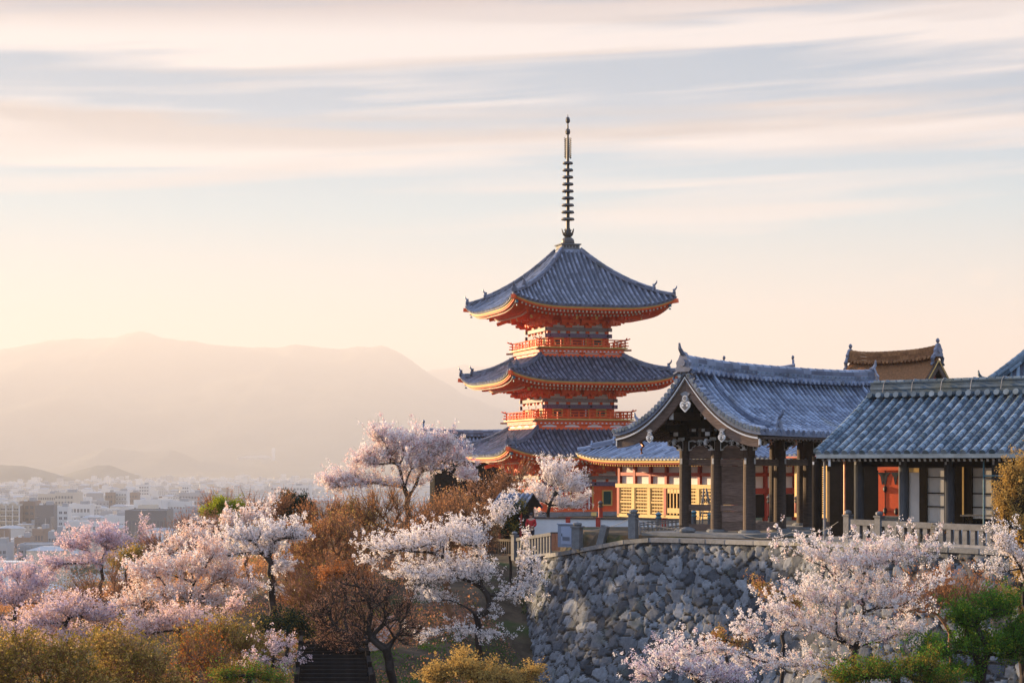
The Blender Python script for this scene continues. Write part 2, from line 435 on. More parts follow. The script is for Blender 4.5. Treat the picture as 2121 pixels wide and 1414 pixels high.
# ------------------------------------------------------------------ the stone retaining wall
def make_wall():
    st = .068
    s, p = resample(WC, st)
    k0, k1 = np.searchsorted(s, 7), np.searchsorted(s, 74); s, p = s[k0:k1], p[k0:k1]
    t = np.gradient(p[:, :2], axis=0); t /= np.linalg.norm(t, axis=1)[:, None]; n = np.stack([t[:, 1], -t[:, 0]], 1)
    d = np.arange(0, 9.4, st)
    S, D = np.meshgrid(s, d); S = S.T; D = D.T
    rng = np.random.default_rng(4)
    # stones: irregular cells, larger and smaller ones mixed
    gx, gy = .50, .40; seeds = []
    for i in range(int((s[-1] - s[0]) / gx) + 4):
        for j in range(-1, int(9.4 / gy) + 3):
            if rng.random() < .12: continue
            seeds.append((s[0] - gx + (i + .5 * (j % 2) + rng.uniform(-.42, .42)) * gx, (j + rng.uniform(-.42, .42)) * gy))
    seeds = np.array(seeds); w = rng.uniform(0, .16, len(seeds))
    pts = np.stack([S.ravel(), D.ravel()], 1); f1 = np.empty(len(pts)); f2 = np.empty(len(pts)); idn = np.empty(len(pts), int)
    wob = .035 * np.stack([np.sin(pts[:, 1] * 9 + pts[:, 0] * 5), np.sin(pts[:, 0] * 8 - pts[:, 1] * 4)], 1)
    q = pts + wob
    for i in range(0, len(q), 3000):
        sl = q[i:i + 3000]
        sel = np.where((seeds[:, 0] > sl[:, 0].min() - 1.6) & (seeds[:, 0] < sl[:, 0].max() + 1.6))[0]
        dx = (sl[:, None, 0] - seeds[None, sel, 0]) * .88; dy = sl[:, None, 1] - seeds[None, sel, 1]
        r = np.sqrt(dx * dx + dy * dy) - w[None, sel]
        o = np.argpartition(r, 1, axis=1)[:, :2]; a = np.arange(len(sl))
        ra, rb = r[a, o[:, 0]], r[a, o[:, 1]]; sw = ra > rb
        f1[i:i + 3000] = np.where(sw, rb, ra); f2[i:i + 3000] = np.where(sw, ra, rb); idn[i:i + 3000] = sel[np.where(sw, o[:, 1], o[:, 0])]
    tilt = rng.normal(0, .12, (len(seeds), 2)); lift = rng.uniform(-.035, .045, len(seeds)); tone = rng.random(len(seeds))
    rel = pts - seeds[idn]
    gap = f2 - f1
    disp = .115 * sstep(0, .062, gap) + (lift[idn] + (rel * tilt[idn]).sum(1)) * sstep(.0, .06, gap)
    disp += .012 * fbm(pts[:, 0], pts[:, 1], 3, 4, 7.0)
    disp = disp.reshape(S.shape)
    out = .28 * D + .016 * D * D + disp - .14
    sm = 41; ker = np.ones(sm) / sm                       # smooth normals so that stones keep their width at bends
    n2 = np.stack([np.convolve(np.pad(n[:, k], sm // 2, 'edge'), ker, 'valid') for k in range(2)], 1); n2 /= np.linalg.norm(n2, axis=1)[:, None]
    V = np.stack([p[:, 0, None] + n2[:, 0, None] * out, p[:, 1, None] + n2[:, 1, None] * out, p[:, 2, None] - .16 - D - .06 * disp], -1)
    m, k = S.shape; idx = np.arange(m * k).reshape(m, k)
    Q = np.stack([idx[:-1, :-1], idx[:-1, 1:], idx[1:, 1:], idx[1:, :-1]], -1).reshape(-1, 4)
    fid = idn.reshape(S.shape)[:-1, :-1].ravel(); g4 = gap.reshape(S.shape)[:-1, :-1].ravel()
    joint = (g4 < .036).astype(int)
    stone = mat('fieldstone', (.032, .036, .046), (.215, .22, .24), .85, 6, .3, .25, tint=((.10, .105, .085), .8, .60), bump=.45, bscale=22)
    soil = mat('earth_joint', (.035, .032, .03), (.05, .045, .04), .95, 5, .3, .1)
    t = thing('retaining_wall', 'battered wall of irregular grey stones under the timber gate', 'wall')
    np_mesh('stonework', V.reshape(-1, 3), Q, [stone, soil], t, tone=tone[fid], smooth=True, mi=joint)
    # moss and ferns rooted in the joints near the shaded left end
    mk = (p[:, 1] > 89) & (p[:, 1] < 104); sel = rng.choice(np.where(mk)[0], 420); dd = rng.integers(2, 52, 420)
    keep = fbm(s[sel] * 1.0, dd * st, 17, 3, 1.3) > .05; C = V[sel[keep], dd[keep]]
    C = np.repeat(C, 26, 0) + rng.normal(0, .10, (len(C) * 26, 3)); u = rng.normal(size=(len(C), 3)) * .028; w_ = rng.normal(size=(len(C), 3)) * .028
    np_mesh('moss', np.stack([C - u, C + w_, C + u, C - w_], 1).reshape(-1, 3), np.arange(len(C) * 4).reshape(-1, 4), mat('dull_moss', (.03, .05, .012), (.10, .11, .03), .9), tone=rng.random(len(C)), kind='stuff')
    # coping course along the top
    mb = MB(3); i = 0
    while i < len(p) - 3:
        L_ = int(rng.uniform(14, 26)); j = min(i + L_, len(p) - 1)
        a, b = p[i], p[j]
        if True:
            ang = math.atan2(b[1] - a[1], b[0] - a[0]); c = (a + b) / 2; nn = n2[(i + j) // 2]
            ln = math.hypot(b[0] - a[0], b[1] - a[1])
            up = Vector((0, 0, 1))
            mb.bar((a[0] - nn[0] * .17 + (b[0] - a[0]) * .01, a[1] - nn[1] * .17, a[2] - .09), (b[0] - nn[0] * .17 - (b[0] - a[0]) * .01, b[1] - nn[1] * .17, b[2] - .09), .52, .19)
        i = j
    mb.build('coping', M['granite'], t)
make_wall()

# ------------------------------------------------------------------ haze
def make_haze():
    mb = MB(); mb.box((0, 9600, 475), (34000, 19800, 1080))
    m = bpy.data.materials.new('evening_haze'); m.use_nodes = True; nt = m.node_tree; nt.nodes.clear()
    o = nt.nodes.new('ShaderNodeOutputMaterial'); v = nt.nodes.new('ShaderNodeVolumePrincipled')
    v.inputs['Color'].default_value = (.71, .68, .69, 1); v.inputs['Density'].default_value = 1.45e-4; v.inputs['Anisotropy'].default_value = .12
    nt.links.new(v.outputs[0], o.inputs['Volume'])
    mb.build('haze', m, kind='stuff')
make_haze()
# ================================================================== roofs and the pagoda
def RZ(k): return Matrix.Rotation(k, 4, 'Z')
def TZ(z): return Matrix.Translation((0, 0, z))

def roll(mb, pts, nrms, r, n=5, tseed=None):
    """a row of half-round cover tiles along pts; each tile a separate piece, wider at its lower end"""
    for i in range(len(pts) - 1):
        a, b = Vector(pts[i]), Vector(pts[i + 1]); na, nb = Vector(nrms[i]), Vector(nrms[i + 1])
        d = (b - a).normalized(); sa = d.cross(na).normalized(); sb = d.cross(nb).normalized()
        vs = []
        for p, nn, s, rr in ((a, na, sa, r * 1.08), (b, nb, sb, r * .90)):
            for k in range(n):
                t = math.pi * k / (n - 1)
                vs.append(p + s * (math.cos(t) * rr) + nn * (math.sin(t) * rr))
        fs = [(k, n + k, n + k + 1, k + 1) for k in range(n - 1)] + [tuple(range(n))]
        mb.add(vs, fs)

def roof_face(mb, f, xs, vmax, nv, r, bedslot=1, rollslot=0, cap=True, v0=0.0, edges=None):
    """flat tile bed plus rows of cover tiles up the slope f(x, v)"""
    e = 1e-3
    def nrm(x, v):
        a = f(x + e, v) - f(x - e, v); v_ = min(max(v, .01), .99); b = f(x, v_ + e) - f(x, v_ - e)
        n = a.cross(b)
        if n.length < 1e-12: return Vector((0, 0, 1))
        n.normalize(); return n if n.z > 0 else -n
    bx = edges or xs
    mb.m = bedslot
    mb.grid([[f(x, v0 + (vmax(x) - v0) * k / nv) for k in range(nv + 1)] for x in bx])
    mb.m = rollslot
    for x in xs:
        vm = vmax(x) - v0
        k = max(1, int(round(nv * vm)))
        if vm < .02: continue
        vv = [v0 + vm * i / k for i in range(k + 1)]
        rj = mb.rng; hz = rj.uniform(-.012, .012); ns = [nrm(x, v) for v in vv]
        pts = [f(x, v) + n_ * (hz + rj.uniform(-.007, .007)) for v, n_ in zip(vv, ns)]
        roll(mb, pts, ns, r * rj.uniform(.95, 1.05))
        if cap:
            d = (pts[0] - pts[1]).normalized()
            mb.disc(pts[0] + ns[0] * (r * .05), d, r * 1.15, .04, 8)

def frange(a, b, step):
    n = max(1, int(round((b - a) / step)))
    return [a + (b - a) * i / n for i in range(n + 1)]

def ridge_run(mb, pts, w, h, r, seg=.4):
    """a stacked ridge along pts: courses of flat tile and a round top row"""
    pts = [Vector(p) for p in pts]
    for i in range(len(pts) - 1):
        a, b = pts[i], pts[i + 1]; up = Vector((0, 0, 1))
        for k in range(3):
            hh = h / 3; z = Vector((0, 0, hh * (k + .5)))
            ww = w * (1.0 - .16 * k) * (1.0 if k % 2 == 0 else .86)
            mb.bar(a + z, b + z, ww, hh * .96, up)
        t = Vector((0, 0, h)); n = max(1, int((b - a).length / seg))
        q = [a + (b - a) * j / n + t for j in range(n + 1)]
        dd = (b - a).normalized(); nn = (up - dd * up.dot(dd)).normalized()
        roll(mb, q, [nn] * len(q), r)

def oni(mb, p, d, s=1.0, horn=True):
    """end-ornament of a ridge: shouldered plaque and an upswept horn; d points outwards"""
    p = Vector(p); d = Vector((d[0], d[1], 0)).normalized(); side = Vector((-d.y, d.x, 0))
    prof = [(-.26, 0), (-.34, .10), (-.27, .2), (-.29, .34), (-.2, .45), (-.13, .62), (0, .70), (.13, .62), (.2, .45), (.29, .34), (.27, .2), (.34, .10), (.26, 0)]
    mb.plate([(a * s, b * s) for a, b in prof], .14 * s, (p, side, (0, 0, 1)))
    mb.disc(p + d * .08 * s + Vector((0, 0, .32 * s)), d, .13 * s, .08 * s, 8)
    if horn:
        q = p + Vector((0, 0, .6 * s))
        mb.tube([q - d * .12 * s, q + d * .10 * s + Vector((0, 0, .06 * s)), q + d * .25 * s + Vector((0, 0, .22 * s)), q + d * .28 * s + Vector((0, 0, .42 * s))], [.10 * s, .09 * s, .07 * s, .035 * s], 6)

def hip_f(E, T, ze, zt, lift, c=.62):
    def f(x, v):
        h = E + (T - E) * v
        u = min(1.0, abs(x) / h) if h > 1e-6 else 0
        z = ze + (zt - ze) * (v * (c + (1 - c) * v)) + lift * u ** 4 * (1 - v) ** 2
        return Vector((x, -h, z))
    return f

def make_bell(mb, p, s=1.0):
    x, y, z = p
    mb.tube([(x, y, z), (x, y, z - .16 * s)], .012 * s, 5)
    mb.lathe([(.02 * s, -.14 * s), (.07 * s, -.17 * s), (.085 * s, -.26 * s), (.10 * s, -.38 * s), (.125 * s, -.42 * s), (.11 * s, -.42 * s)], (x, y, z), 10)
    mb.tube([(x, y, z - .40 * s), (x, y, z - .55 * s)], .01 * s, 4)
    mb.box((x, y, z - .56 * s), (.14 * s, .02 * s, .08 * s))

def pagoda():
    zb = -4.05
    root = thing('pagoda', 'three-storied vermilion pagoda with blue-grey tiled roofs and a tall ringed bronze spire', 'pagoda', (4.35, 143.0, zb), R(17.3))
    T0 = TZ(-zb)
    def tiered_roof(E, T, ze, zt, lift, pitch=.365):
        f = hip_f(E, T, ze, zt, lift)
        mb = MB(int(E * 100)); edge = E - .06
        xs = [x for x in frange(-edge, edge, pitch)]
        bx = sorted(set([-E, -E + .3, E - .3, E, -T, T] + xs))
        vm = lambda x: 1.0 if abs(x) <= T else max(0.0, (E - abs(x)) / (E - T))
        for k in range(4):
            mb.X = T0 @ RZ(k * math.pi / 2)
            roof_face(mb, f, xs, vm, 12, .098, edges=bx)
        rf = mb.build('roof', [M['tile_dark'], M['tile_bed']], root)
        # the four hip ridges
        for k in range(4):
            m2 = MB(k + 3); m2.X = T0 @ RZ(k * math.pi / 2)
            def hp(v, dz=0.0):
                p = f(E + (T - E) * v, v); return Vector((p.x, p.y, p.z + dz))
            m2.m = 0
            ridge_run(m2, [hp(v) for v in frange(.24, 1.0, .085)], .36, .26, .10)
            ridge_run(m2, [hp(v) for v in frange(.035, .25, .07)], .30, .15, .09)
            dd = Vector((1, -1, 0))
            oni(m2, hp(.235, .02), dd, .82); oni(m2, hp(.03, .0), dd, .74)
            m2.build('hip_ridge', M['tile_dark'], rf)
        # eaves: tile edge, gilded fascia, two tiers of rafters
        ev = MB(9)
        for k in range(4):
            ev.X = T0 @ RZ(k * math.pi / 2)
            def ep(u, o, dz):
                return Vector((u * (E - o), -(E - o), ze + lift * abs(u) ** 4 * (1 - o / (E - T)) ** 2 + dz))
            us = frange(-1, 1, .06)
            def strip(o1, z1, o2, z2, slot):
                ev.m = slot; ev.grid([[ep(u, o1, z1), ep(u, o2, z2)] for u in us], tone=.5)
            strip(0, -.005, .03, -.13, 0); strip(.03, -.13, .12, -.13, 0)
            strip(.12, -.13, .13, -.235, 1); strip(.13, -.235, .19, -.235, 2); strip(.19, -.235, .21, -.36, 2)
            strip(.21, -.36, 1.62, -.24, 2)
            strip(1.62, -.24, 1.63, -.50, 2); strip(1.63, -.50, E - T + .3, .10, 2)
            for (oa, ob, za, zc, w) in ((.42, 1.66, -.44, -.34, .12), (1.85, 3.9, -.60, -.10, .13)):
                for x in frange(-E + oa + .12, E - oa - .12, .30):
                    om = min(ob, E - abs(x) - .05)
                    if om <= oa + .08: continue
                    def rp(o):
                        return ep(x / (E - o), o, za + (zc - za) * (o - oa) / (ob - oa))
                    ev.m = 2; a, b = rp(oa), rp(om); ev.bar(a, b, w, .15)
                    ev.m = 3; d = (a - b).normalized(); ev.bar(a + d * .002, a + d * .03, w * .94, .14)
            # corner beam
            ev.m = 2; ev.bar(ep(1, -.05, -.34), ep(1, 3.6, -.12), .26, .30); ev.bar(ep(1, 1.5, -.62), ep(1, 3.9, -.2), .26, .26)
        ev.build('eave', [M['tile_dark'], M['gold_paint'], M['vermilion'], M['end_white']], rf)
        for k in range(4):
            b = MB(); b.X = T0 @ RZ(k * math.pi / 2); p = f(E - .55, 0)
            make_bell(b, (E - .42, -(E - .42), p.z + lift * .55 - .45), 1.25)
            b.build('wind_bell', M['verdigris'], rf)
        return rf
    tiered_roof(6.5, .80, 11.80, 16.45, .85)
    tiered_roof(6.85, 3.30, 6.22, 8.20, .80)
    tiered_roof(7.1, 3.70, .62, 2.62, .80)

    def bracket_mesh(diag):
        mb = MB(5); q = 1.414 if diag else 1.0
        mb.m = 0
        mb.box((0, 0, .10), (.52, .52, .22))
        for t in range(3):
            z = .28 + t * .40; o = .52 * (t + 1) * q
            mb.m = 0; mb.bar((0, .3, z), (0, -o - .12, z), .22, .26)
            L_ = .68 + .05 * t
            mb.bar((-L_, -o + .52 * q, z + .02), (L_, -o + .52 * q, z + .02), .18, .26)
            mb.bar((-L_, -o, z + .17), (L_, -o, z + .17), .18, .22)
            for xx in (-L_ + .1, 0, L_ - .1):
                mb.box((xx, -o, z + .05), (.30, .30, .2), taper=1.15)
                mb.box((xx, -o + .52 * q, z + .15), (.30, .30, .18), taper=1.15)
            mb.m = 1; mb.box((0, -o - .125, z), (.15, .012, .18))
        mb.m = 0
        mb.bar((0, .4, 1.55), (0, -2.05 * q, .62), .19, .26); mb.bar((0, .4, 1.78), (0, -2.55 * q, 1.0), .18, .24)
        mb.m = 1
        d = Vector((0, -2.05 * q - .4, .62 - 1.55)).normalized(); e = Vector((0, -2.05 * q, .62))
        mb.bar(e + d * .003, e + d * .02, .17, .24)
        return mb
    proto = {}
    def storey(h, z0, zbeam, door):
        mb = MB(int(h * 31)); H = zbeam - z0
        for k in range(4):
            mb.X = T0 @ RZ(k * math.pi / 2); y = -h
            mb.m = 0; mb.grid([[(-h, y, z0), (-h, y, zbeam + 1.5)], [h, y, z0] and [(h, y, z0), (h, y, zbeam + 1.5)]], tone=.4)
            for x in (-h, -h / 3, h / 3):
                mb.tube([(x, y, z0), (x, y, zbeam)], .17, 10, False)
            mb.m = 1; mb.grid([[(-h, y - .01, zbeam - .46), (-h, y - .01, zbeam - .27)], [(h, y - .01, zbeam - .46), (h, y - .01, zbeam - .27)]])
            # white plaster behind the brackets
            mb.grid([[(-h, y - .012, zbeam + .02), (-h, y - .012, zbeam + .34)], [(h, y - .012, zbeam + .02), (h, y - .012, zbeam + .34)]])
            mb.m = 2; mb.box((0, y - .12, zbeam - .135), (2 * h + .75, .22, .26))
            mb.m = 3; mb.box((0, y - .13, zbeam - .62), (2 * h + .75, .2, .30))
            mb.m = 4
            for x in (-h, -h / 3, h / 3, h): mb.disc((x, y - .24, zbeam - .62), (0, -1, 0), .085, .05, 8)
            mb.m = 0
            for x in (-h * .66, 0, h * .66): mb.box((x, y - .05, zbeam - .36), (.2, .1, .18))
            mb.box((0, y - .1, z0 + .12), (2 * h + .3, .2, .2))
        st = mb.build('storey_wall', [M['vermilion'], M['plaster'], M['beam_grey'], M['beam_violet'], M['black_iron']], root)
        ztop = zbeam - .80
        for k in range(4):
            d = MB(k); d.X = T0 @ RZ(k * math.pi / 2); y = -h
            w = h / 3 - .2
            d.m = 0; d.box((0, y - .03, (z0 + .2 + ztop) / 2), (2 * w, .06, ztop - z0 - .2))
            d.m = 1; d.box((-w - .05, y - .06, (z0 + .2 + ztop) / 2), (.10, .12, ztop - z0 - .2)); d.box((w + .05, y - .06, (z0 + .2 + ztop) / 2), (.10, .12, ztop - z0 - .2)); d.box((0, y - .06, ztop + .045), (2 * w + .2, .12, .09))
            d.m = 2; d.box((w * .72, y - .065, (z0 + .2 + ztop) / 2 - .02), (.11, .02, ztop - z0 - .3))
            d.m = 3; d.box((0, y - .065, (z0 + .2 + ztop) / 2), (.02, .015, ztop - z0 - .25))
            d.build('door', [M['dull_red'], M['gold_paint'], M['plaster'], M['black_iron']], st)
            for sx in (-1, 1):
                v = MB(k + 7); v.X = d.X; x = sx * h * .66; zc = (z0 + ztop) / 2 + .1; hh = min(1.0, ztop - z0 - .35)
                v.m = 0; v.box((x, y - .02, zc), (.62, .05, hh))
                v.m = 1
                for q in (-1, 1): v.box((x + q * .36, y - .05, zc), (.10, .1, hh + .2)); v.box((x, y - .05, zc + q * (hh / 2 + .05)), (.62, .1, .10))
                v.m = 2
                for q in range(5): v.box((x - .24 + q * .12, y - .05, zc), (.04, .03, hh))
                v.build('window', [M['green_shutter'], M['gold_paint'], M['green_shutter']], st)
            for x in (-h / 3, h / 3, h):
                dg = x == h
                key = 'c' if dg else 'm'
                m4 = T0 @ RZ(k * math.pi / 2) @ Matrix.Translation((x, y, zbeam)) @ (RZ(math.pi / 4) if dg else Matrix())
                if key not in proto:
                    proto[key] = bracket_mesh(dg).build('bracket_set', [M['vermilion'], M['gold_paint']], st)
                    o = proto[key]
                else:
                    o = link('bracket_set', proto[key].data, st)
                o.matrix_local = m4
        return st
    storey(2.35, 8.87, 10.42, True)
    storey(2.68, 3.40, 4.98, True)
    storey(3.15, -3.7, -.92, True)

    def balcony(hb, z0, zd):
        mb = MB(12); hw = hb - .28; H = zd - z0
        for k in range(4):
            mb.X = T0 @ RZ(k * math.pi / 2); y = -hw
            mb.m = 0; mb.grid([[(-hw, y, z0 - .5), (-hw, y, zd)], [(hw, y, z0 - .5), (hw, y, zd)]], tone=.5)
            mb.box((0, y - .05, z0 + .11), (2 * hw + .1, .1, .22)); mb.box((0, y - .09, zd - .20), (2 * hw + .2, .16, .16))
            mb.box((0, y - .13, zd - .36), (2 * hw + .2, .08, .10))
            mb.m = 1
            for i, x in enumerate((-hw * .75, -hw * .25, hw * .25, hw * .75)):
                zz = z0 + .24
                mb.plate([(-.62, 0), (-.5, .10), (-.28, .13), (-.2, .24), (.2, .24), (.28, .13), (.5, .10), (.62, 0)], .012, ((x, y - .01, zz), (1, 0, 0), (0, 0, 1)))
            for x in frange(-hw + .2, hw - .2, .33):
                mb.plate([(-.09, 0), (-.06, .06), (0, .085), (.06, .06), (.09, 0)], .012, ((x, y - .175, zd - .36), (1, 0, 0), (0, 0, 1)))
            mb.m = 2; mb.box((0, -hb + .35, zd - .045), (2 * hb, .9, .09))
            for x in frange(-hb + .3, hb - .3, .62): mb.box((x, -hb - .06, zd - .05), (.09, .06, .06))
            mb.m = 3; mb.box((hb - .05, -hb + .05, zd - .2), (.9, .14, .14), R(-45))
        b = mb.build('balcony', [M['vermilion'], M['plaster'], M['gold_paint'], M['copper']], root)
        for k in range(4):
            r = MB(k); r.X = T0 @ RZ(k * math.pi / 2); y = -hb + .10; L_ = hb - .10
            for z, e, rad in ((.12, .30, .045), (.34, .26, .04), (.56, .42, .05)):
                pts = [(-L_ - e, y, zd + z + (.14 if z > .5 else .03)), (-L_ - .12, y, zd + z + .02), (-L_ + .5, y, zd + z), (L_ - .5, y, zd + z), (L_ + .12, y, zd + z + .02), (L_ + e, y, zd + z + (.14 if z > .5 else .03))]
                r.tube(pts, rad, 6)
            for x in frange(-L_, L_, .82): r.box((x, y, zd + .28), (.09, .09, .56))
            for x in frange(-L_ + .41, L_ - .41, .82): r.box((x, y, zd + .22), (.06, .06, .2))
            r.build('railing', M['vermilion'], b)
    balcony(3.55, 8.12, 8.87)
    balcony(3.92, 2.55, 3.40)

    mb = MB(2); mb.X = T0; mb.box((0, 0, -3.9), (9.4, 9.4, .5)); mb.build('stone_base', M['granite'], root)
    mb = MB(2); mb.X = T0
    mb.m = 0; mb.box((0, 0, 16.42), (1.9, 1.9, .5), taper=.82); mb.m = 1; mb.box((0, 0, 16.82), (1.45, 1.45, .34)); mb.box((0, 0, 17.02), (1.66, 1.66, .09)); mb.box((0, 0, 16.65), (1.6, 1.6, .08))
    mb.m = 2
    for k in range(4):
        mb.X = T0 @ RZ(k * math.pi / 2)
        for x in frange(-.5, .5, .25): mb.box((x, -.735, 16.83), (.12, .03, .16))
    mb.build('roof_cap', [M['tile_dark'], M['granite'], M['bronze']], root)
    sp = MB(2); sp.X = T0
    sp.lathe([(.50, 17.06), (.52, 17.2), (.50, 17.38), (.42, 17.52), (.30, 17.6), (.2, 17.62)], n=18)
    for k in range(8):
        a = k * math.pi / 4; c, s = math.cos(a), math.sin(a)
        sp.tube([(.14 * c, .14 * s, 17.66), (.36 * c, .36 * s, 17.84), (.44 * c, .44 * s, 18.1), (.5 * c, .5 * s, 18.28)], [.09, .07, .05, .02], 5)
        sp.tube([(.34 * c, .34 * s, 17.9), (.2 * c, .2 * s, 18.05), (.3 * c, .3 * s, 18.2)], [.05, .04, .03], 5)
    sp.lathe([(.2, 17.6), (.3, 17.8), (.22, 18.05), (.16, 18.3), (.15, 19.6), (.12, 23.6), (.09, 25.2), (.07, 26.2), (.02, 27.2)], n=10)
    spire = sp.build('spire', M['bronze'], root)
    for i in range(9):
        z = 18.98 + i * .545; r = .53 - i * .0145
        g = MB(i); g.X = T0; g.lathe([(r * .86, z + .13), (r * .9, z + .14), (r, z), (r * .95, z - .02), (r * .3, z + .02), (r * .3, z + .10)], n=18); g.build('ring', M['bronze'], spire)
    fl = MB(4); fl.X = T0
    for k in range(4):
        a = k * math.pi / 2 + .35; c, s = math.cos(a), math.sin(a)
        fl.tube([(.30 * c, .30 * s, 23.75), (.24 * c, .24 * s, 24.4), (.27 * c, .27 * s, 25.3)], .022, 5)
        for i in range(11):
            z = 23.8 + i * .145
            for q in (-1, 1): fl.bar((.26 * c, .26 * s, z), ((.26 + q * .10) * c, (.26 + q * .10) * s, z + .10), .03, .045)
    fl.build('water_flame', M['bronze'], spire)
    for z, r in ((25.85, .21), (26.75, .19)):
        j = MB(4); j.X = T0; j.lathe([(.06, z - .26), (r * .9, z - .14), (r, z), (r * .8, z + .16), (.05, z + .27)], n=8)
        j.build('jewel', M['bronze'], spire)
    return root
pagoda()
# ================================================================== timber gate, corridor and the halls around
def curl(mb, o, xd, zd, s, thick, slot_edge=1, slot_core=0):
    """carved nosing: dark scroll with a chalky edge"""
    pts = [(0, .30), (.25, .34), (.50, .26), (.66, .36), (.80, .22), (.74, .04), (.58, .02), (.50, .10), (.36, -.02), (.22, -.06), (.16, -.22), (0, -.24)]
    out = [(a * s, b * s) for a, b in pts]
    o = Vector(o); nz = Vector(xd).cross(Vector(zd)).normalized()
    mb.m = slot_edge; mb.plate(out, thick, (o, xd, zd))
    ins = [((a - .36) * .80 * s + .345 * s, (b - .06) * .74 * s + .06 * s) for a, b in pts]
    mb.m = slot_core
    mb.plate(ins, thick + .012, (o, xd, zd))
    # spiral line of the scroll
    mb.m = slot_edge
    for sg in (1, -1):
        c = o + Vector(xd) * (.64 * s) + Vector(zd) * (.19 * s) + nz * (sg * (thick / 2 + .012))
        mb.tube([c + (Vector(xd) * math.cos(t) + Vector(zd) * math.sin(t)) * (s * (.10 - .011 * t)) for t in [i * .7 for i in range(10)]], .012, 4)

def pendant(mb, o, xd, zd, s, th=.06):
    """gable pendant: ball boss over a heart-shaped drop, pale edge round a dark core"""
    def ring(c, r, n=14): return [(c[0] + r * math.cos(2 * math.pi * k / n), c[1] + r * math.sin(2 * math.pi * k / n)) for k in range(n)]
    heart = [(0, -1.0), (.18, -.86), (.42, -.62), (.46, -.38), (.34, -.22), (.16, -.24), (.0, -.36), (-.16, -.24), (-.34, -.22), (-.46, -.38), (-.42, -.62), (-.18, -.86)]
    top = [(-.42, .34), (-.2, .1), (-.34, -.1), (-.2, -.28), (.2, -.28), (.34, -.1), (.2, .1), (.42, .34), (0, .5)]
    def sc(p, k=1.0, c=(0, 0)): return [((a - c[0]) * k * s + c[0] * s, (b - c[1]) * k * s + c[1] * s) for a, b in p]
    o = Vector(o); n = Vector(xd).cross(Vector(zd)).normalized()
    mb.m = 1; mb.plate(sc(heart), th, (o, xd, zd)); mb.m = 0; mb.plate(sc(top), th * .9, (o, xd, zd))
    mb.m = 0; mb.plate(sc(heart, .70, (0, -.58)), th + .014, (o, xd, zd))
    mb.m = 1; mb.plate(sc(ring((0, 0), .22)), th + .02, (o, xd, zd)); mb.m = 0; mb.plate(sc(ring((0, 0), .15)), th + .034, (o, xd, zd))
    mb.m = 1
    for a in (-.2, .2): mb.plate(sc(ring((a, -.50), .10, 8)), th + .024, (o, xd, zd))

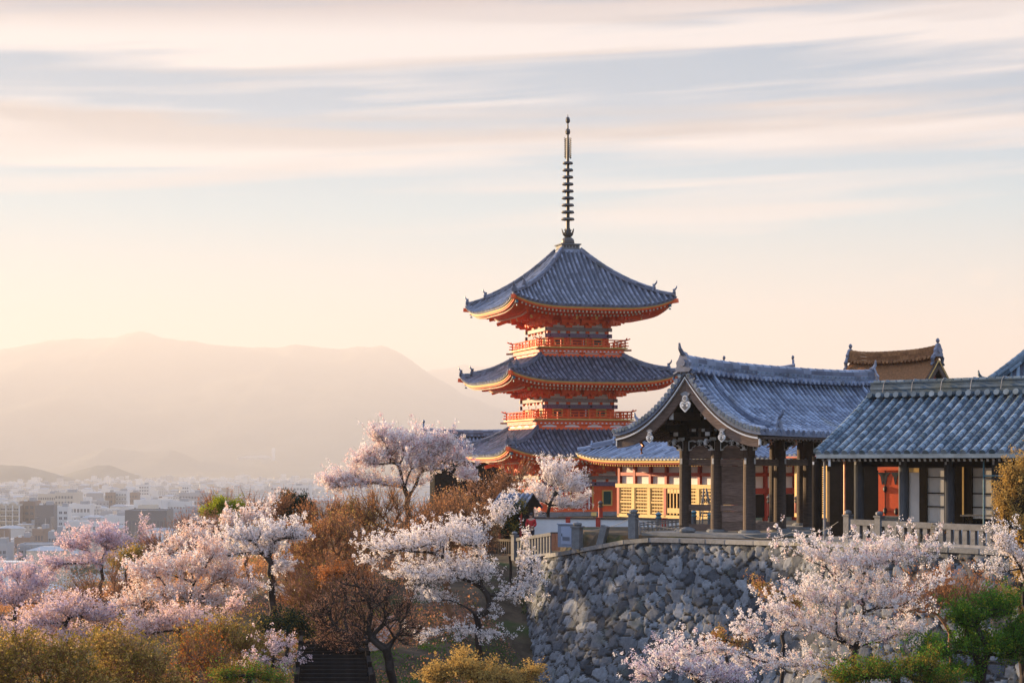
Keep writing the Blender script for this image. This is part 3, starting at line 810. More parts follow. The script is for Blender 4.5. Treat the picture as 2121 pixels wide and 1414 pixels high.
def gate():
    zb = -3.12
    root = thing('gate', 'weathered timber gate with a curved tiled gable, plank panels and chalk-edged carvings', 'gate', (7.71, 82.0, zb), R(-40))
    T0 = TZ(-zb)
    LN = 17.0; EW = 3.98
    def drop(s): return .90 * (1 - (1 - s) ** 2.15) + .10 * s
    def fside(sg):
        def f(x, v):                 # x runs along the ridge, v from eave to ridge
            s = 1 - v; w = x / LN
            sag = .16 * abs(2 * w - 1) ** 3
            return Vector((sg * EW * s, x, 4.02 - 2.66 * drop(s) + sag * (.4 + .6 * v)))
        return f
    mb = MB(21); mb.X = T0
    xs = frange(.12, LN - .12, .43)
    for sg in (1, -1):
        roof_face(mb, fside(sg), xs, lambda x: 1.0, 14, .122, edges=frange(0, LN, .4))
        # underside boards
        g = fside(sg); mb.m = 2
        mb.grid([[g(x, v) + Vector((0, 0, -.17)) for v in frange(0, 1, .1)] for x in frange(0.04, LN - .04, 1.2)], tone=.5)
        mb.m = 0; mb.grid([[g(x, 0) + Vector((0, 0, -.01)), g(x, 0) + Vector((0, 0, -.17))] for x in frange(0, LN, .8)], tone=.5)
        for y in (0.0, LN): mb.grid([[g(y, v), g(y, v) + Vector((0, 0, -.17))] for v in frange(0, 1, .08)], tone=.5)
        # verge: a line of round tile ends seen end-on, with short cross tiles behind
        for y, d in ((0.0, -1), (LN, 1)):
            for v in frange(.015, .985, .046):
                p = g(y, v) + Vector((0, 0, .07)); mb.m = 0
                mb.tube([p + Vector((0, d * .05, 0)), p + Vector((0, -d * .42, .04))], [.125, .105], 8)
                mb.m = 3; mb.disc(p + Vector((0, d * .055, 0)), (0, d, 0), .085, .012, 8)
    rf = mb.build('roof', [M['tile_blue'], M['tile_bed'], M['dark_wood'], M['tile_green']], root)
    # main ridge
    m2 = MB(5); m2.X = T0
    pts = [(0, y, 3.98 + .20 * abs(2 * y / LN - 1) ** 3) for y in frange(.1, LN - .1, .7)]
    m2.m = 0; ridge_run(m2, pts, .62, .58, .13, .36)
    for sg in (1, -1):
        for y in frange(.3, LN - .3, .40):
            z = 3.98 + .20 * abs(2 * y / LN - 1) ** 3
            m2.disc((sg * .40, y, z - .02), (sg, 0, .15), .12, .34, 8)
            m2.m = 1; m2.box((sg * .315, y + .1, z + .29), (.02, .16, .08)); m2.m = 0
    m2.build('main_ridge', [M['tile_blue'], M['tile_green']], rf)
    for y, d in ((0.0, -1), (LN, 1)):
        o = MB(6); o.X = T0; oni(o, (0, y + d * .05, 3.9 + .2), (0, d, 0), 1.25)
        for sg in (-1, 1): o.tube([(sg * .30, y, 4.1), (sg * .52, y, 4.0), (sg * .60, y, 3.8), (sg * .48, y, 3.72)], [.10, .10, .08, .05], 6)
        o.build('ridge_ornament', M['tile_dark'], rf)
    for sg in (1, -1):
        g = fside(sg)
        for y in (1.75, LN - 1.75):
            r = MB(8); r.X = T0
            ridge_run(r, [g(y, v) + Vector((0, 0, .05)) for v in frange(.06, .97, .07)], .34, .27, .115, .30)
            oni(r, g(y, .05) + Vector((0, 0, .02)), (sg, 0, 0), .95); r.build('descending_ridge', M['tile_blue'], rf)
    # bargeboards with a chalk line and the pendants, both gables
    for y, d in ((.16, -1), (LN - .16, 1)):
        b = MB(9); b.X = T0
        for sg in (1, -1):
            g = fside(sg)
            ss = frange(0, .965, .05)
            top = [g(0, 1 - s) + Vector((0, y, -.19)) for s in ss]
            def rows(off0, off1, yy): return [[p + Vector((0, yy, off0(s))), p + Vector((0, yy, off1(s)))] for p, s in zip(top, ss)]
            dep = lambda s: -.78 + .26 * s
            for yy in (d * .05, -d * .07):
                b.m = 0; b.grid(rows(lambda s: -.17, dep, yy))
                b.m = 2; b.grid(rows(lambda s: 0, lambda s: -.10, yy + d * .10 * (1 if yy * d > 0 else 0)))
            b.m = 0; b.grid([[p + Vector((0, d * .05, dep(s))), p + Vector((0, -d * .07, dep(s)))] for p, s in zip(top, ss)])
            e, s = top[-1], ss[-1]; b.grid([[e + Vector((0, d * .05, -.17)), e + Vector((0, d * .05, dep(s)))], [e + Vector((0, -d * .07, -.17)), e + Vector((0, -d * .07, dep(s)))]])
            b.m = 1
            b.grid(rows(lambda s: -.10, lambda s: -.172, d * .155)); b.grid([[p + Vector((0, d * .155, -.172)), p + Vector((0, d * .05, -.172))] for p in top])
            b.grid([[p + Vector((0, d * .155, -.10)), p + Vector((0, -.07 * d, -.10))] for p in top])
            b.box((e.x + sg * .01, y + d * .0, e.z - .30), (.05, .16, .28))
        b.build('bargeboard', [M['plank'], M['white_trim'], M['old_wood']], rf)
        for cx, zz, sc in ((0, 2.92, .62), (1.95, 1.36, .42), (-1.95, 1.36, .42)):
            q = MB(2); q.X = T0; pendant(q, (cx, y + d * .10, zz), (1, 0, 0), (0, 0, 1), sc); q.build('gable_pendant', [M['grey_wood'], M['white_trim']], rf)
    # purlin ends with white faces, rafters under both eaves
    b = MB(10); b.X = T0
    for cx, zz in ((.95, 2.15), (-.95, 2.15), (0, 3.0)):
        b.m = 0; b.box((cx, LN / 2, zz), (.24, LN - .7, .34))
        b.m = 1
        for y in (.33, LN - .33): b.box((cx, y, zz), (.22, .03, .32))
    for sg in (1, -1):
        g = fside(sg)
        for y in frange(.5, LN - .5, .30):
            p0, p1 = g(y, .02) + Vector((-sg * .10, 0, -.30)), g(y, .55) + Vector((0, 0, -.30))
            b.m = 0; b.bar(p0, p1, .10, .13)
            b.m = 1; dd = (p0 - p1).normalized(); b.bar(p0 + dd * .003, p0 + dd * .02, .08, .09)
        b.m = 2; e = g(LN / 2, 0); b.box((sg * (EW - .02), LN / 2, e.z - .235), (.14, LN - .3, .10))
    b.build('rafters', [M['old_wood'], M['white_trim'], M['old_wood']], rf)
    # copper gutter pieces
    for y in (.9, 3.0, 5.2):
        c = MB(3); c.X = T0; c.tube([(EW - .05, y, 1.06), (EW - .02, y + .05, .86), (EW - .3, y + .1, .72), (EW - .36, y + .4, .76)], .028, 6); c.build('gutter_hook', M['copper'], root)
    c = MB(3); c.X = T0; c.tube([(-EW + .9, .9, 1.02), (-EW + 1.15, .8, .80), (-EW + 1.0, .8, .66), (-EW + 1.06, .8, .46)], .07, 8); c.build('downpipe', M['copper'], root)
    c = MB(3); c.X = T0; c.box((EW - .15, 6.2, .72), (.18, 1.3, .12)); c.build('gutter', M['copper'], root)
    # timber frame
    zf = -3.12; SB = 2.6; BW = 1.75; BL = 2.6; NB = 5
    for i in range(NB):
        for sx in (-1, 0, 1):
            if sx == 0 and i not in (0, NB - 1): continue
            x, y = sx * BW, SB + i * BL
            cb = MB(i * 3 + sx + 5); cb.X = T0
            r = .29
            cb.m = 0; cb.tube([(x, y, zf + .1), (x, y, -.9), (x, y, 1.05)], [r, r * .98, r * .92], 16)
            cb.m = 1; cb.box((x - .02, y - r - .01, .12), (.10, .03, .26)); cb.box((x + r + .005, y, .12), (.03, .10, .26))
            cb.build('column', [M['old_wood'], M['white_trim']], root, smooth=False)
            sb = MB(i + 3); sb.X = T0; sb.lathe([(.52, zf - .04), (.50, zf + .06), (.40, zf + .13)], (x, y, 0), 14); sb.build('column_base', M['granite'], root)
    # carved brackets on the front and side column heads
    for i in range(NB):
        for sx in (-1, 0, 1):
            if sx == 0 and i not in (0, NB - 1): continue
            x, y = sx * BW, SB + i * BL
            k = MB(i + sx + 9); k.X = T0
            k.m = 0; k.box((x, y, 1.14), (.62, .62, .2)); k.box((x, y, 1.36), (.40, 1.5, .22)); k.box((x, y, 1.36), (1.5, .40, .22))
            for a in (-.6, 0, .6):
                k.box((x, y + a, 1.54), (.34, .26, .16)); k.box((x + a, y, 1.54), (.26, .34, .16))
            k.m = 1
            for a in (-.6, 0, .6): k.box((x + a, y - .185, 1.54), (.22, .02, .13))
            k.box((x, y - .325, 1.14), (.34, .03, .14)); k.box((x, y - .765, 1.36), (.24, .03, .18))
            if i == 0:
                for dx in ((-1, 0, 0), (1, 0, 0)): curl(k, (x + dx[0] * .26, y - .05, .80), dx, (0, 0, 1), .85, .14)
                curl(k, (x, y - .28, .82), (0, -1, 0), (0, 0, 1), .9, .14)
            elif sx == 1: curl(k, (x + .26, y, .80), (1, 0, 0), (0, 0, 1), .8, .14)
            k.build('bracket', [M['dark_wood'], M['white_trim']], root)
    # dark gable fill and tie beams
    d = MB(4); d.X = T0
    for y in (SB, SB + (NB - 1) * BL):
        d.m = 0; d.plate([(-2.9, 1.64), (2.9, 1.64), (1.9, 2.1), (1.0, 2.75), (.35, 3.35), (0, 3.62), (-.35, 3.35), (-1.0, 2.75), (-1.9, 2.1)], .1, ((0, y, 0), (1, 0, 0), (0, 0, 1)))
        d.m = 1; d.box((0, y - .12, 2.25), (.5, .14, .9)); d.m = 2
        for a in (-.28, .28): curl(d, (a, y - .22, 2.15), (1 if a > 0 else -1, 0, 0), (0, 0, 1), .62, .06, 2, 1)
    for sx in (-1, 1): d.m = 0; d.box((sx * BW, SB + BL * (NB - 1) / 2, 1.62), (.3, BL * (NB - 1) + 3.6, .3))
    for i in range(1, NB - 1): d.m = 0; d.box((0, SB + i * BL, 1.62), (2 * BW, .3, .3))
    d.m = 0; d.box((0, SB + BL * 2, 1.86), (2 * BW + .4, BL * 4, .06))
    d.build('gable_wall', [M['dark_wood'], M['old_wood'], M['white_trim']], root)
    def tie(c, d):
        t = MB(int(abs(c[0] * 7 + c[1] * 3)) + 6); t.X = T0; t.box(c, d); t.build('tie_beam', M['plank'], root)
    for z, h in ((.06, .30), (-2.02, .28)):
        for a in (-BW / 2, BW / 2): tie((a, SB, z), (BW - .5, .20, h))
    for a in (-BW / 2, BW / 2): tie((a, SB + (NB - 1) * BL, .06), (BW - .5, .20, .3))
    for sx in (-1, 1):
        for i in range(NB - 1): tie((sx * BW, SB + (i + .5) * BL, .06), (.2, BL - .5, .30))
    tie((-BW / 2, SB, -2.93), (BW - .5, .22, .30)); tie((BW, SB + BL / 2, -2.85), (.24, BL - .5, .34))
    for i in (2, 3): tie((BW, SB + (i + .5) * BL, -2.9), (.24, BL - .5, .22))
    # plank panels: upper left bay, whole right bay
    w = MB(7); w.X = T0
    def planks(xa, xb, za, zc_, hp=.27):
        z = za
        while z < zc_ - .04:
            hh = min(hp * w.rng.uniform(.75, 1.25), zc_ - z)
            w.box(((xa + xb) / 2, SB + w.rng.uniform(-.012, .012), z + hh / 2), (xb - xa, .07, hh - .012)); z += hh
        w.box(((xa + xb) / 2, SB + .07, (za + zc_) / 2), (xb - xa, .03, zc_ - za), tone=.2)
    planks(-BW + .25, -.25, .22, 1.68, .5); planks(.25, BW - .25, .22, 1.68, .5)
    planks(.25, BW - .25, -1.87, -.10); planks(.25, BW - .25, -3.05, -2.17, .36)
    w.build('plank_wall', M['plank'], root)
    # stone platform
    s = MB(8); s.X = T0
    s.box((0, SB + BL * (NB - 1) / 2 - .3, zf - .10), (5.6, BL * (NB - 1) + 3.4, .2))
    s.build('stone_platform', M['paving'], root)
gate()

def corridor():
    zb = -3.12
    root = thing('corridor', 'long open-sided corridor with a mottled blue-green tiled roof and a row of white rafter ends', 'building', (12.1, 73.0, zb), R(-40))
    T0 = TZ(-zb); LN = 15.0; RUN = 4.55
    def fs(front):
        def f(x, v):
            z = .42 + 2.42 * (v * (.88 + .12 * v))
            return Vector((x, RUN * v if front else 2 * RUN - RUN * v, z))
        return f
    mb = MB(31); mb.X = T0
    for fr in (True, False):
        f = fs(fr)
        roof_face(mb, f, frange(.12, LN - .12, .392), lambda x: 1.0, 16 if fr else 4, .115, edges=frange(0, LN, 1.0))
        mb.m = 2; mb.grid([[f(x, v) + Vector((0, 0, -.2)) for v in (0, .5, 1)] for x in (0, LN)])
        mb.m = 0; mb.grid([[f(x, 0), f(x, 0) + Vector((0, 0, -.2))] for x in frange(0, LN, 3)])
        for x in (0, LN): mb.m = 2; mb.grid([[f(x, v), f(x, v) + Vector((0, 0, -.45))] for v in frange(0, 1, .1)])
    rf = mb.build('roof', [M['tile_green'], M['tile_bed'], M['dark_wood']], root)
    r = MB(4); r.X = T0
    zr = 2.76
    for k, (w, h) in enumerate(((.62, .17), (.50, .13), (.56, .10), (.44, .15), (.5, .06))):
        r.m = 0 if k % 2 == 0 else 1
        r.box((LN / 2 + .02, RUN, zr + h / 2), (LN - .05, w, h)); zr += h
    for x in frange(.1, LN, .36): r.m = 0; r.box((x + .18, RUN, zr + .0), (.34, .36, .16), taper=.8)
    for x in frange(.15, LN, .40): r.m = 1; r.disc((x, RUN - .40, 2.80), (0, -1, .3), .125, .26, 10); r.disc((x, RUN + .40, 2.80), (0, 1, .3), .125, .26, 6)
    for x in frange(.7, LN, 1.25):
        r.m = 2; q = [(x, RUN - .40, 2.95), (x, RUN - .30, 3.3), (x, RUN - .12, 3.46), (x, RUN + .12, 3.46), (x, RUN + .30, 3.3)]; r.tube(q, .018, 5)
    r.build('ridge', [M['tile_green'], M['tile_green'], M['grey_wood']], rf)
    v = MB(4); v.X = T0
    for x in (.06,):
        f = fs(True); roll(v, [f(x, k) + Vector((-.02, 0, .06)) for k in frange(0, .96, .07)], [Vector((0, -.4, 1)).normalized()] * 16, .14)
        for k in frange(.02, .95, .075): v.disc(f(x, k) + Vector((-.12, 0, .03)), (-1, 0, 0), .11, .12, 8)
    v.build('verge_tiles', M['tile_green'], rf)
    e = MB(5); e.X = T0
    for x in frange(.15, LN - .1, .235):
        a, b = Vector((x, .30, .17)), Vector((x, 3.6, 1.75))
        e.m = 0; e.bar(a, b, .10, .12); dd = (a - b).normalized(); e.m = 1; e.bar(a + dd * .004, a + dd * .022, .088, .15)
    e.m = 0; e.box((LN / 2, .12, .24), (LN - .1, .10, .10)); e.box((LN / 2, 1.3, .38), (LN, .26, .34)); e.box((LN / 2, 1.3, -.02), (LN, .16, .2))
    e.m = 1; e.box((.55, .10, .10), (.10, .03, .40)); e.m = 0
    e.build('eave_rafters', [M['dark_wood'], M['white_trim']], rf)
    for i, x in enumerate((-.72, 1.2, 3.17, 5.12, 7.08, 9.05, 11.0, 13.0)):
        c = MB(i); c.X = T0; c.tube([(x, 1.3, zb), (x, 1.3, .3)], .20, 14); c.m = 1; c.box((x - .05, 1.09, .02), (.07, .03, .12))
        c.build('column', [M['post_wood'] if i > 0 else M['dark_wood'], M['white_trim']], root)
    for x in (-.05, .86): 
        c = MB(2); c.X = T0; c.tube([(x, .75, zb), (x, .75, .2)], .05, 8); c.tube([(x, .75, .1), (x, .5, .22)], .05, 6); c.build('downpipe', M['copper'] if x > 0 else M['grey_wood'], root)
    w = MB(7); w.X = T0
    w.m = 0
    for xa, xb in ((-2.2, .12), (1.14, 1.5), (2.0, 2.35), (3.45, 4.35), (5.5, 14.8)): w.box(((xa + xb) / 2, 4.9, -1.45), (xb - xa, .12, 3.7))
    w.box((7, 4.9, .16), (14.6, .14, .66)); w.box((7, 4.9, -2.85), (14.6, .14, .9))
    w.m = 1
    for xa, xb in ((1.5, 2.0), (2.35, 3.45), (4.35, 5.5)): w.box(((xa + xb) / 2, 4.93, -1.28), (xb - xa, .06, 2.3))
    w.m = 0
    for xa, xb in ((2.35, 3.45), (4.35, 5.5)):
        for z in (-1.2, -.55, -1.75): w.box(((xa + xb) / 2, 4.87, z), (xb - xa, .05, .05 if z < -1 else .035))
        w.bar((xb - .25, 4.86, -2.3), (xb - .15, 4.86, -.2), .05, .05)
    w.m = 2; w.box((3.95, 4.85, -1.2), (.07, .05, 2.2)); w.box((1.76, 4.86, -.22), (.46, .05, .26))
    w.m = 0; w.box((7, 4.95 + .1, 1.0), (14.6, .1, 1.0)); w.box((14.9, 3.1, -1.4), (.1, 3.7, 3.6))
    w.build('back_wall', [M['dark_wood'], M['plaster'], M['golden_wood']], root)
    d = MB(8); d.X = T0
    d.m = 0; d.box((.63, 4.88, -1.14), (1.02, .08, 2.04)); d.box((.63, 4.82, -.16), (1.02, .1, .22))
    d.m = 1; d.box((.44, 4.83, -1.2), (.02, .02, 1.9))
    for x, z in ((.44, -1.05), (.44, -1.95), (.95, -1.98)): d.lathe([(.02, -.15), (.085, -.06), (.085, .06), (.02, .15)], (x, 4.83, z), 8)
    for q in ((.13, -.36, .22), (.44, -.36, .26), (1.14, -.36, .22)):
        d.plate([(-q[2], 0), (q[2], 0), (q[2] * .4, -.18), (q[2] * .12, -.5), (-q[2] * .12, -.5), (-q[2] * .4, -.18)], .03, ((min(max(q[0], .32), .92), 4.83, q[1]), (1, 0, 0), (0, 0, 1)))
    d.m = 2; d.box((.63, 4.80, -1.98), (1.04, .04, .03))
    d.build('red_door', [M['vermilion'], M['black_iron'], M['dull_red']], root)
    r2 = MB(9); r2.X = T0
    r2.m = 0
    for xa, xb in ((1.4, 2.97), (3.37, 4.92), (5.32, 6.88), (7.3, 8.8)): r2.box(((xa + xb) / 2, 1.3, -2.42), (xb - xa, .16, .24)); r2.box(((xa + xb) / 2, 1.3, -2.68), (xb - xa, .1, .1))
    r2.build('side_rail', M['grey_wood'], root)
    fl = MB(3); fl.X = T0; fl.box((6.3, 3.1, zb - .02), (17, 4.2, .12)); fl.build('floor_slab', M['paving'], root)
corridor()

def hall():
    """shrine hall behind the gate: lit lattice shutters under a shallow tiled roof"""
    zb = -3.3
    root = thing('shrine_hall', 'low shrine hall with sunlit lattice shutters, white panels and red posts behind the gate', 'building', (6.62, 112.0, zb), R(-56))
    T0 = TZ(-zb); W_, D_ = 10.6, 9.0; O = 2.0
    E0 = .30
    def face(k):
        # 0 front (lit, local -y), 1 right, 2 back, 3 left
        hw, hd = W_ / 2 + O, D_ / 2 + O
        a, b = (hw, hd) if k % 2 == 0 else (hd, hw)
        runv = hd
        def f(x, v):
            u = abs(x) / a; ins = v * runv
            al = a - ins if a - ins > .01 else .01
            uu = min(1, abs(x) / al)
            return Vector((x, -(b - ins), E0 + 3.3 * (v * (.62 + .38 * v)) + .42 * uu ** 5 * (1 - v) ** 2))
        return f, a, b, runv
    mb = MB(41)
    for k in range(4):
        f, a, b, run = face(k)
        mb.X = T0 @ Matrix.Translation((W_ / 2, D_ / 2, 0)) @ RZ(k * math.pi / 2)
        vm = lambda x, a=a, run=run: max(0.0, min(1.0, (a - abs(x)) / run))
        xs = frange(-a + .1, a - .1, .33)
        roof_face(mb, f, xs, vm, 10, .09, edges=sorted([-a, a] + xs))
    rf = mb.build('roof', [M['tile_blue'], M['tile_bed']], root)
    for k in range(4):
        f, a, b, run = face(k); h = MB(k); h.X = T0 @ Matrix.Translation((W_ / 2, D_ / 2, 0)) @ RZ(k * math.pi / 2)
        def hp(v): return f(a - run * v, v) + Vector((0, 0, .03))
        ridge_run(h, [hp(v) for v in frange(.27, .98, .09)], .42, .34, .12); ridge_run(h, [hp(v) for v in frange(.12, .29, .08)], .38, .24, .11); ridge_run(h, [hp(v) for v in frange(.02, .14, .06)], .30, .12, .10)
        dd = hp(0) - hp(.1)
        oni(h, hp(.265), dd, .8, False); oni(h, hp(.115), dd, .7, False); h.build('hip_ridge', M['tile_blue'], rf)
    m2 = MB(3); m2.X = T0; ridge_run(m2, [(D_ / 2 + O - O, D_ / 2, E0 + 3.25), (W_ - D_ / 2, D_ / 2, E0 + 3.25)], .5, .6, .14); m2.build('main_ridge', M['tile_blue'], rf)
    ev = MB(9)
    for k in range(4):
        f, a, b, run = face(k); ev.X = T0 @ Matrix.Translation((W_ / 2, D_ / 2, 0)) @ RZ(k * math.pi / 2)
        def ep(x, o, dz):
            xx = max(-(a - o), min(a - o, x)); u = abs(xx) / (a - o)
            return Vector((xx, -(b - o), E0 + .42 * u ** 5 * (1 - o / 4) ** 2 + dz))
        us = frange(-1, 1, .05)
        def strip(o1, z1, o2, z2, slot): ev.m = slot; ev.grid([[ep(u * (a - o1), o1, z1), ep(u * (a - o2), o2, z2)] for u in us], tone=.6)
        strip(0, 0, .03, -.10, 0); strip(.03, -.1, .1, -.1, 0); strip(.10, -.10, .12, -.24, 1); strip(.12, -.24, .2, -.24, 2); strip(.2, -.24, .22, -.33, 2); strip(.22, -.33, 2.1, .05, 2)
        for x in frange(-a + .5, a - .5, .24):
            q0, q1 = ep(x, .4, -.40), ep(x, 1.9, -.06)
            ev.m = 2; ev.bar(q0, q1, .10, .12); dd = (q0 - q1).normalized(); ev.m = 1; ev.bar(q0 + dd * .003, q0 + dd * .02, .09, .10)
        for x in frange(-a + .25, a - .25, .33): ev.m = 3; ev.bar(ep(x, -.01, -.03), ep(x, .02, -.10), .16, .05)
    ev.build('eave', [M['tile_dark'], M['gold_paint'], M['dull_red'], M['end_white']], rf)
    # walls
    w = MB(11); w.X = T0
    w.m = 0; w.box((W_ / 2, D_ / 2, -1.25), (W_ - .1, D_ - .1, 3.6))
    w.m = 1
    nb = 7; pit = W_ / nb
    for i in range(nb + 1):
        w.m = 1; w.box((i * pit, -.03, -.42), (.20, .2, 1.6)); w.m = 1 if i in (0, 3, 4, 7) else 2; w.box((i * pit, -.08, -2.3), (.22, .22, 1.7))
    w.m = 1
    w.box((W_ / 2, -.03, -.62), (W_, .16, .2)); w.box((W_ / 2, -.03, .2), (W_, .2, .3))
    # right-hand end wall (turned away from the sun)
    for yy in frange(0, D_, D_ / 4): w.box((W_ + .0, yy, -1.2), (.2, .24, 4.1))
    for z, h in ((-.62, .2), (-1.55, .34), (.2, .3)): w.box((W_ + .02, D_ / 2, z), (.16, D_, h))
    for xx, in ((0,),):
        for yy in frange(0, D_, D_ / 4): w.box((xx, yy, -1.2), (.2, .24, 4.1))
        for z, h in ((-.62, .2), (.2, .3)): w.box((xx - .02, D_ / 2, z), (.16, D_, h))
    w.m = 2; w.box((W_ / 2, -.08, -1.32), (W_ + .5, .24, .24)); w.box((W_ / 2, -.06, -3.12), (W_ + .2, .26, .2))
    w.m = 3; w.box((W_ + .03, D_ / 2, -2.4), (.1, D_ - .4, 1.3))
    w.build('hall_wall', [M['plaster'], M['dull_red'], M['golden_wood'], M['dark_wood']], root)
    for i in range(nb):
        x0, x1 = i * pit + .14, (i + 1) * pit - .14
        s = MB(i); s.X = T0
        if i == 3:
            s.m = 1; s.box(((x0 + x1) / 2, -.07, -2.2), (x1 - x0, .06, 1.6)); s.m = 0
            for q in range(5): s.box((x0 + (x1 - x0) * q / 4, -.12, -2.2), (.08, .06, 1.6))
            s.box(((x0 + x1) / 2, -.12, -2.75), (x1 - x0, .07, .3)); s.box(((x0 + x1) / 2, -.12, -1.6), (x1 - x0, .06, .25)); nm = 'doorway'
        else:
            s.m = 1; s.box(((x0 + x1) / 2, -.06, -2.22), (x1 - x0, .04, 1.56)); s.m = 0
            for z in frange(-2.92, -1.54, .2): s.box(((x0 + x1) / 2, -.11, z), (x1 - x0, .05, .075))
            for xx in frange(x0, x1, (x1 - x0) / 8): s.box((xx, -.105, -2.22), (.035, .03, 1.56))
            for xx in (x0, x1): s.box((xx, -.12, -2.22), (.09, .09, 1.6))
            s.box(((x0 + x1) / 2, -.125, -2.3), (x1 - x0, .07, .09)); nm = 'lattice_shutter'
        s.build(nm, [M['golden_wood'], M['dark_wood']], root)
hall()

# --- lattice-sided annex glimpsed through the gate
def annex():
    p = P(1652, 1070, 99); zb = p.z
    root = thing('annex', 'small annex with a sunlit lattice side glimpsed between the dark gate posts', 'building', p, R(-56))
    w = MB(2); H = 3.2
    w.m = 0; w.box((1.2, 1.6, H / 2), (2.4, 3.2, H)); w.m = 1
    for x in (0, 1.2, 2.4): w.box((x, -.03, H / 2), (.2, .2, H))
    w.box((1.2, -.05, H - .1), (2.9, .2, .24)); w.box((1.2, -.04, .1), (2.6, .2, .2))
    w.build('annex_wall', [M['plaster'], M['gold_paint']], root)
    for x0, x1 in ((.12, 1.08), (1.32, 2.28)):
        s = MB(1); s.m = 1; s.box(((x0 + x1) / 2, -.03, H / 2 - .05), (x1 - x0, .04, H - .5)); s.m = 0
        for z in frange(.3, H - .4, .12): s.box(((x0 + x1) / 2, -.07, z), (x1 - x0, .05, .06))
        for xx in frange(x0, x1, .16): s.box((xx, -.065, H / 2), (.035, .03, H - .5))
        s.build('lattice_shutter', [M['golden_wood'], M['old_wood']], root)
    r = MB(3)
    f = lambda x, v: Vector((x, -1.0 + 2.6 * v, H + .1 + .9 * v))
    g = lambda x, v: Vector((x, 4.2 - 2.6 * v, H + .1 + .9 * v))
    for q in (f, g): roof_face(r, q, frange(-.9, 3.3, .34), lambda x: 1.0, 6, .10)
    r.m = 2; r.box((1.2, 1.6, H + .02), (4.2, 5.2, .1)); r.build('roof', [M['tile_blue'], M['tile_bed'], M['dull_red']], root)
annex()

def gable_house(name, label, loc, rz, W_, L_, He, Hr, roofm, wallm, gablem, beam=None, pitch=.36, horn=True, ridge_h=.5, thatch=False):
    """a gabled hall, ridge along local x; W_ = half eave width, L_ = length"""
    root = thing(name, label, 'building', loc, rz)
    def ff(sg):
        def f(x, v):
            s = 1 - v; w = 2 * x / L_ - 1
            return Vector((x, sg * W_ * s, He + (Hr - He) * (1 - (.8 * (1 - (1 - s) ** 1.8) + .2 * s)) + .25 * abs(w) ** 3))
        return f
    mb = MB(4)
    for sg in (-1, 1):
        f = ff(sg)
        if thatch:
            mb.m = 0; mb.grid([[f(x, v) for v in frange(0, 1, .1)] for x in frange(0, L_, L_ / 8)])
            mb.grid([[f(x, 0), f(x, 0) + Vector((0, 0, -.3))] for x in frange(0, L_, L_ / 8)])
            for x in (0, L_): mb.grid([[f(x, v), f(x, v) + Vector((0, 0, -.32))] for v in frange(0, 1, .1)])
        else: roof_face(mb, f, frange(.1, L_ - .1, pitch), lambda x: 1.0, 8, pitch * .27)
        mb.m = 2; mb.grid([[f(x, v) + Vector((0, 0, -.34)) for v in frange(0, 1, .2)] for x in (0.02, L_ - .02)])
    rf = mb.build('roof', [roofm, M['tile_bed'], M['dark_wood']], root)
    m2 = MB(5); zr = Hr
    pts = [(x, 0, zr - .05 + .25 * abs(2 * x / L_ - 1) ** 3) for x in frange(0, L_, L_ / 10)]
    ridge_run(m2, pts, .62, ridge_h, .14); m2.m = 0
    for sg in (-1, 1):
        for x in frange(.1, L_ - .1, .34): m2.disc((x, sg * .36, zr + .02 + .25 * abs(2 * x / L_ - 1) ** 3), (0, sg, .2), .12, .2, 7)
    m2.build('ridge', beam or M['tile_dark'], rf)
    for x, d in ((0, -1), (L_, 1)):
        o = MB(6); oni(o, (x + d * .05, 0, zr + .25), (d, 0, 0), 1.35, False)
        o.lathe([(.02, 0), (.09, .05), (.14, .18), (.10, .3), (.03, .36)], (x + d * .02, 0, zr + .25 + .93), 8)
        for sg in (-1, 1): o.tube([(x, sg * .36, zr + .3), (x, sg * .55, zr + .1), (x, sg * .50, zr - .2), (x, sg * .72, zr - .35)], [.16, .15, .12, .07], 6)
        o.build('ridge_ornament', M['tile_dark'], rf)
        b = MB(7)
        for sg in (-1, 1):
            f = ff(sg)
            for k in range(10):
                p0, p1 = f(x, 1 - k / 10) + Vector((d * .06, 0, -.45)), f(x, 1 - (k + 1) / 10) + Vector((d * .06, 0, -.45)); b.m = 0; b.bar(p0, p1, .10, .5)
                b.m = 1; b.bar(p0 + Vector((d * .06, 0, .20)), p1 + Vector((d * .06, 0, .20)), .05, .07)
        b.build('bargeboard', [M['old_wood'], M['golden_wood']], rf)
    w = MB(8); w.m = 0; w.box((L_ / 2, 0, He / 2 - .1), (L_ - 1.6, 2 * W_ - 2.2, He))
    for x in (.8, L_ - .8):
        w.m = 1; w.plate([(-W_ * .72, He - .1), (W_ * .72, He - .1), (W_ * .4, He + (Hr - He) * .42), (0, Hr - .5), (-W_ * .4, He + (Hr - He) * .42)], .1, ((x, 0, 0), (0, 1, 0), (0, 0, 1)))
    w.build('hall_wall', [wallm, gablem], root)
    return root
gable_house('bark_roof_hall', 'hall with a brown cypress bark roof, sunlit ridge and red gable rising behind the corridor', P(1762, 944, 135), R(-52), 4.6, 8.0, 2.9, 6.7, M['bark_roof'], M['dull_red'], M['vermilion'], M['bark_roof'], thatch=True, ridge_h=.75)
gable_house('rear_hall', 'distant hall whose ridge finial just clears the top of the timber gate roof', P(1500, 1000, 152), R(-6), 5.5, 5.6, 5.2, 9.0, M['tile_green'], M['plaster'], M['plaster'])
gable_house('side_hall', 'dark-roofed hall half hidden behind the pagoda and the blossoming tree', P(878, 1075, 176), R(6), 4.8, 9.5, 5.6, 8.0, M['tile_dark'], M['dark_wood'], M['dark_wood'])

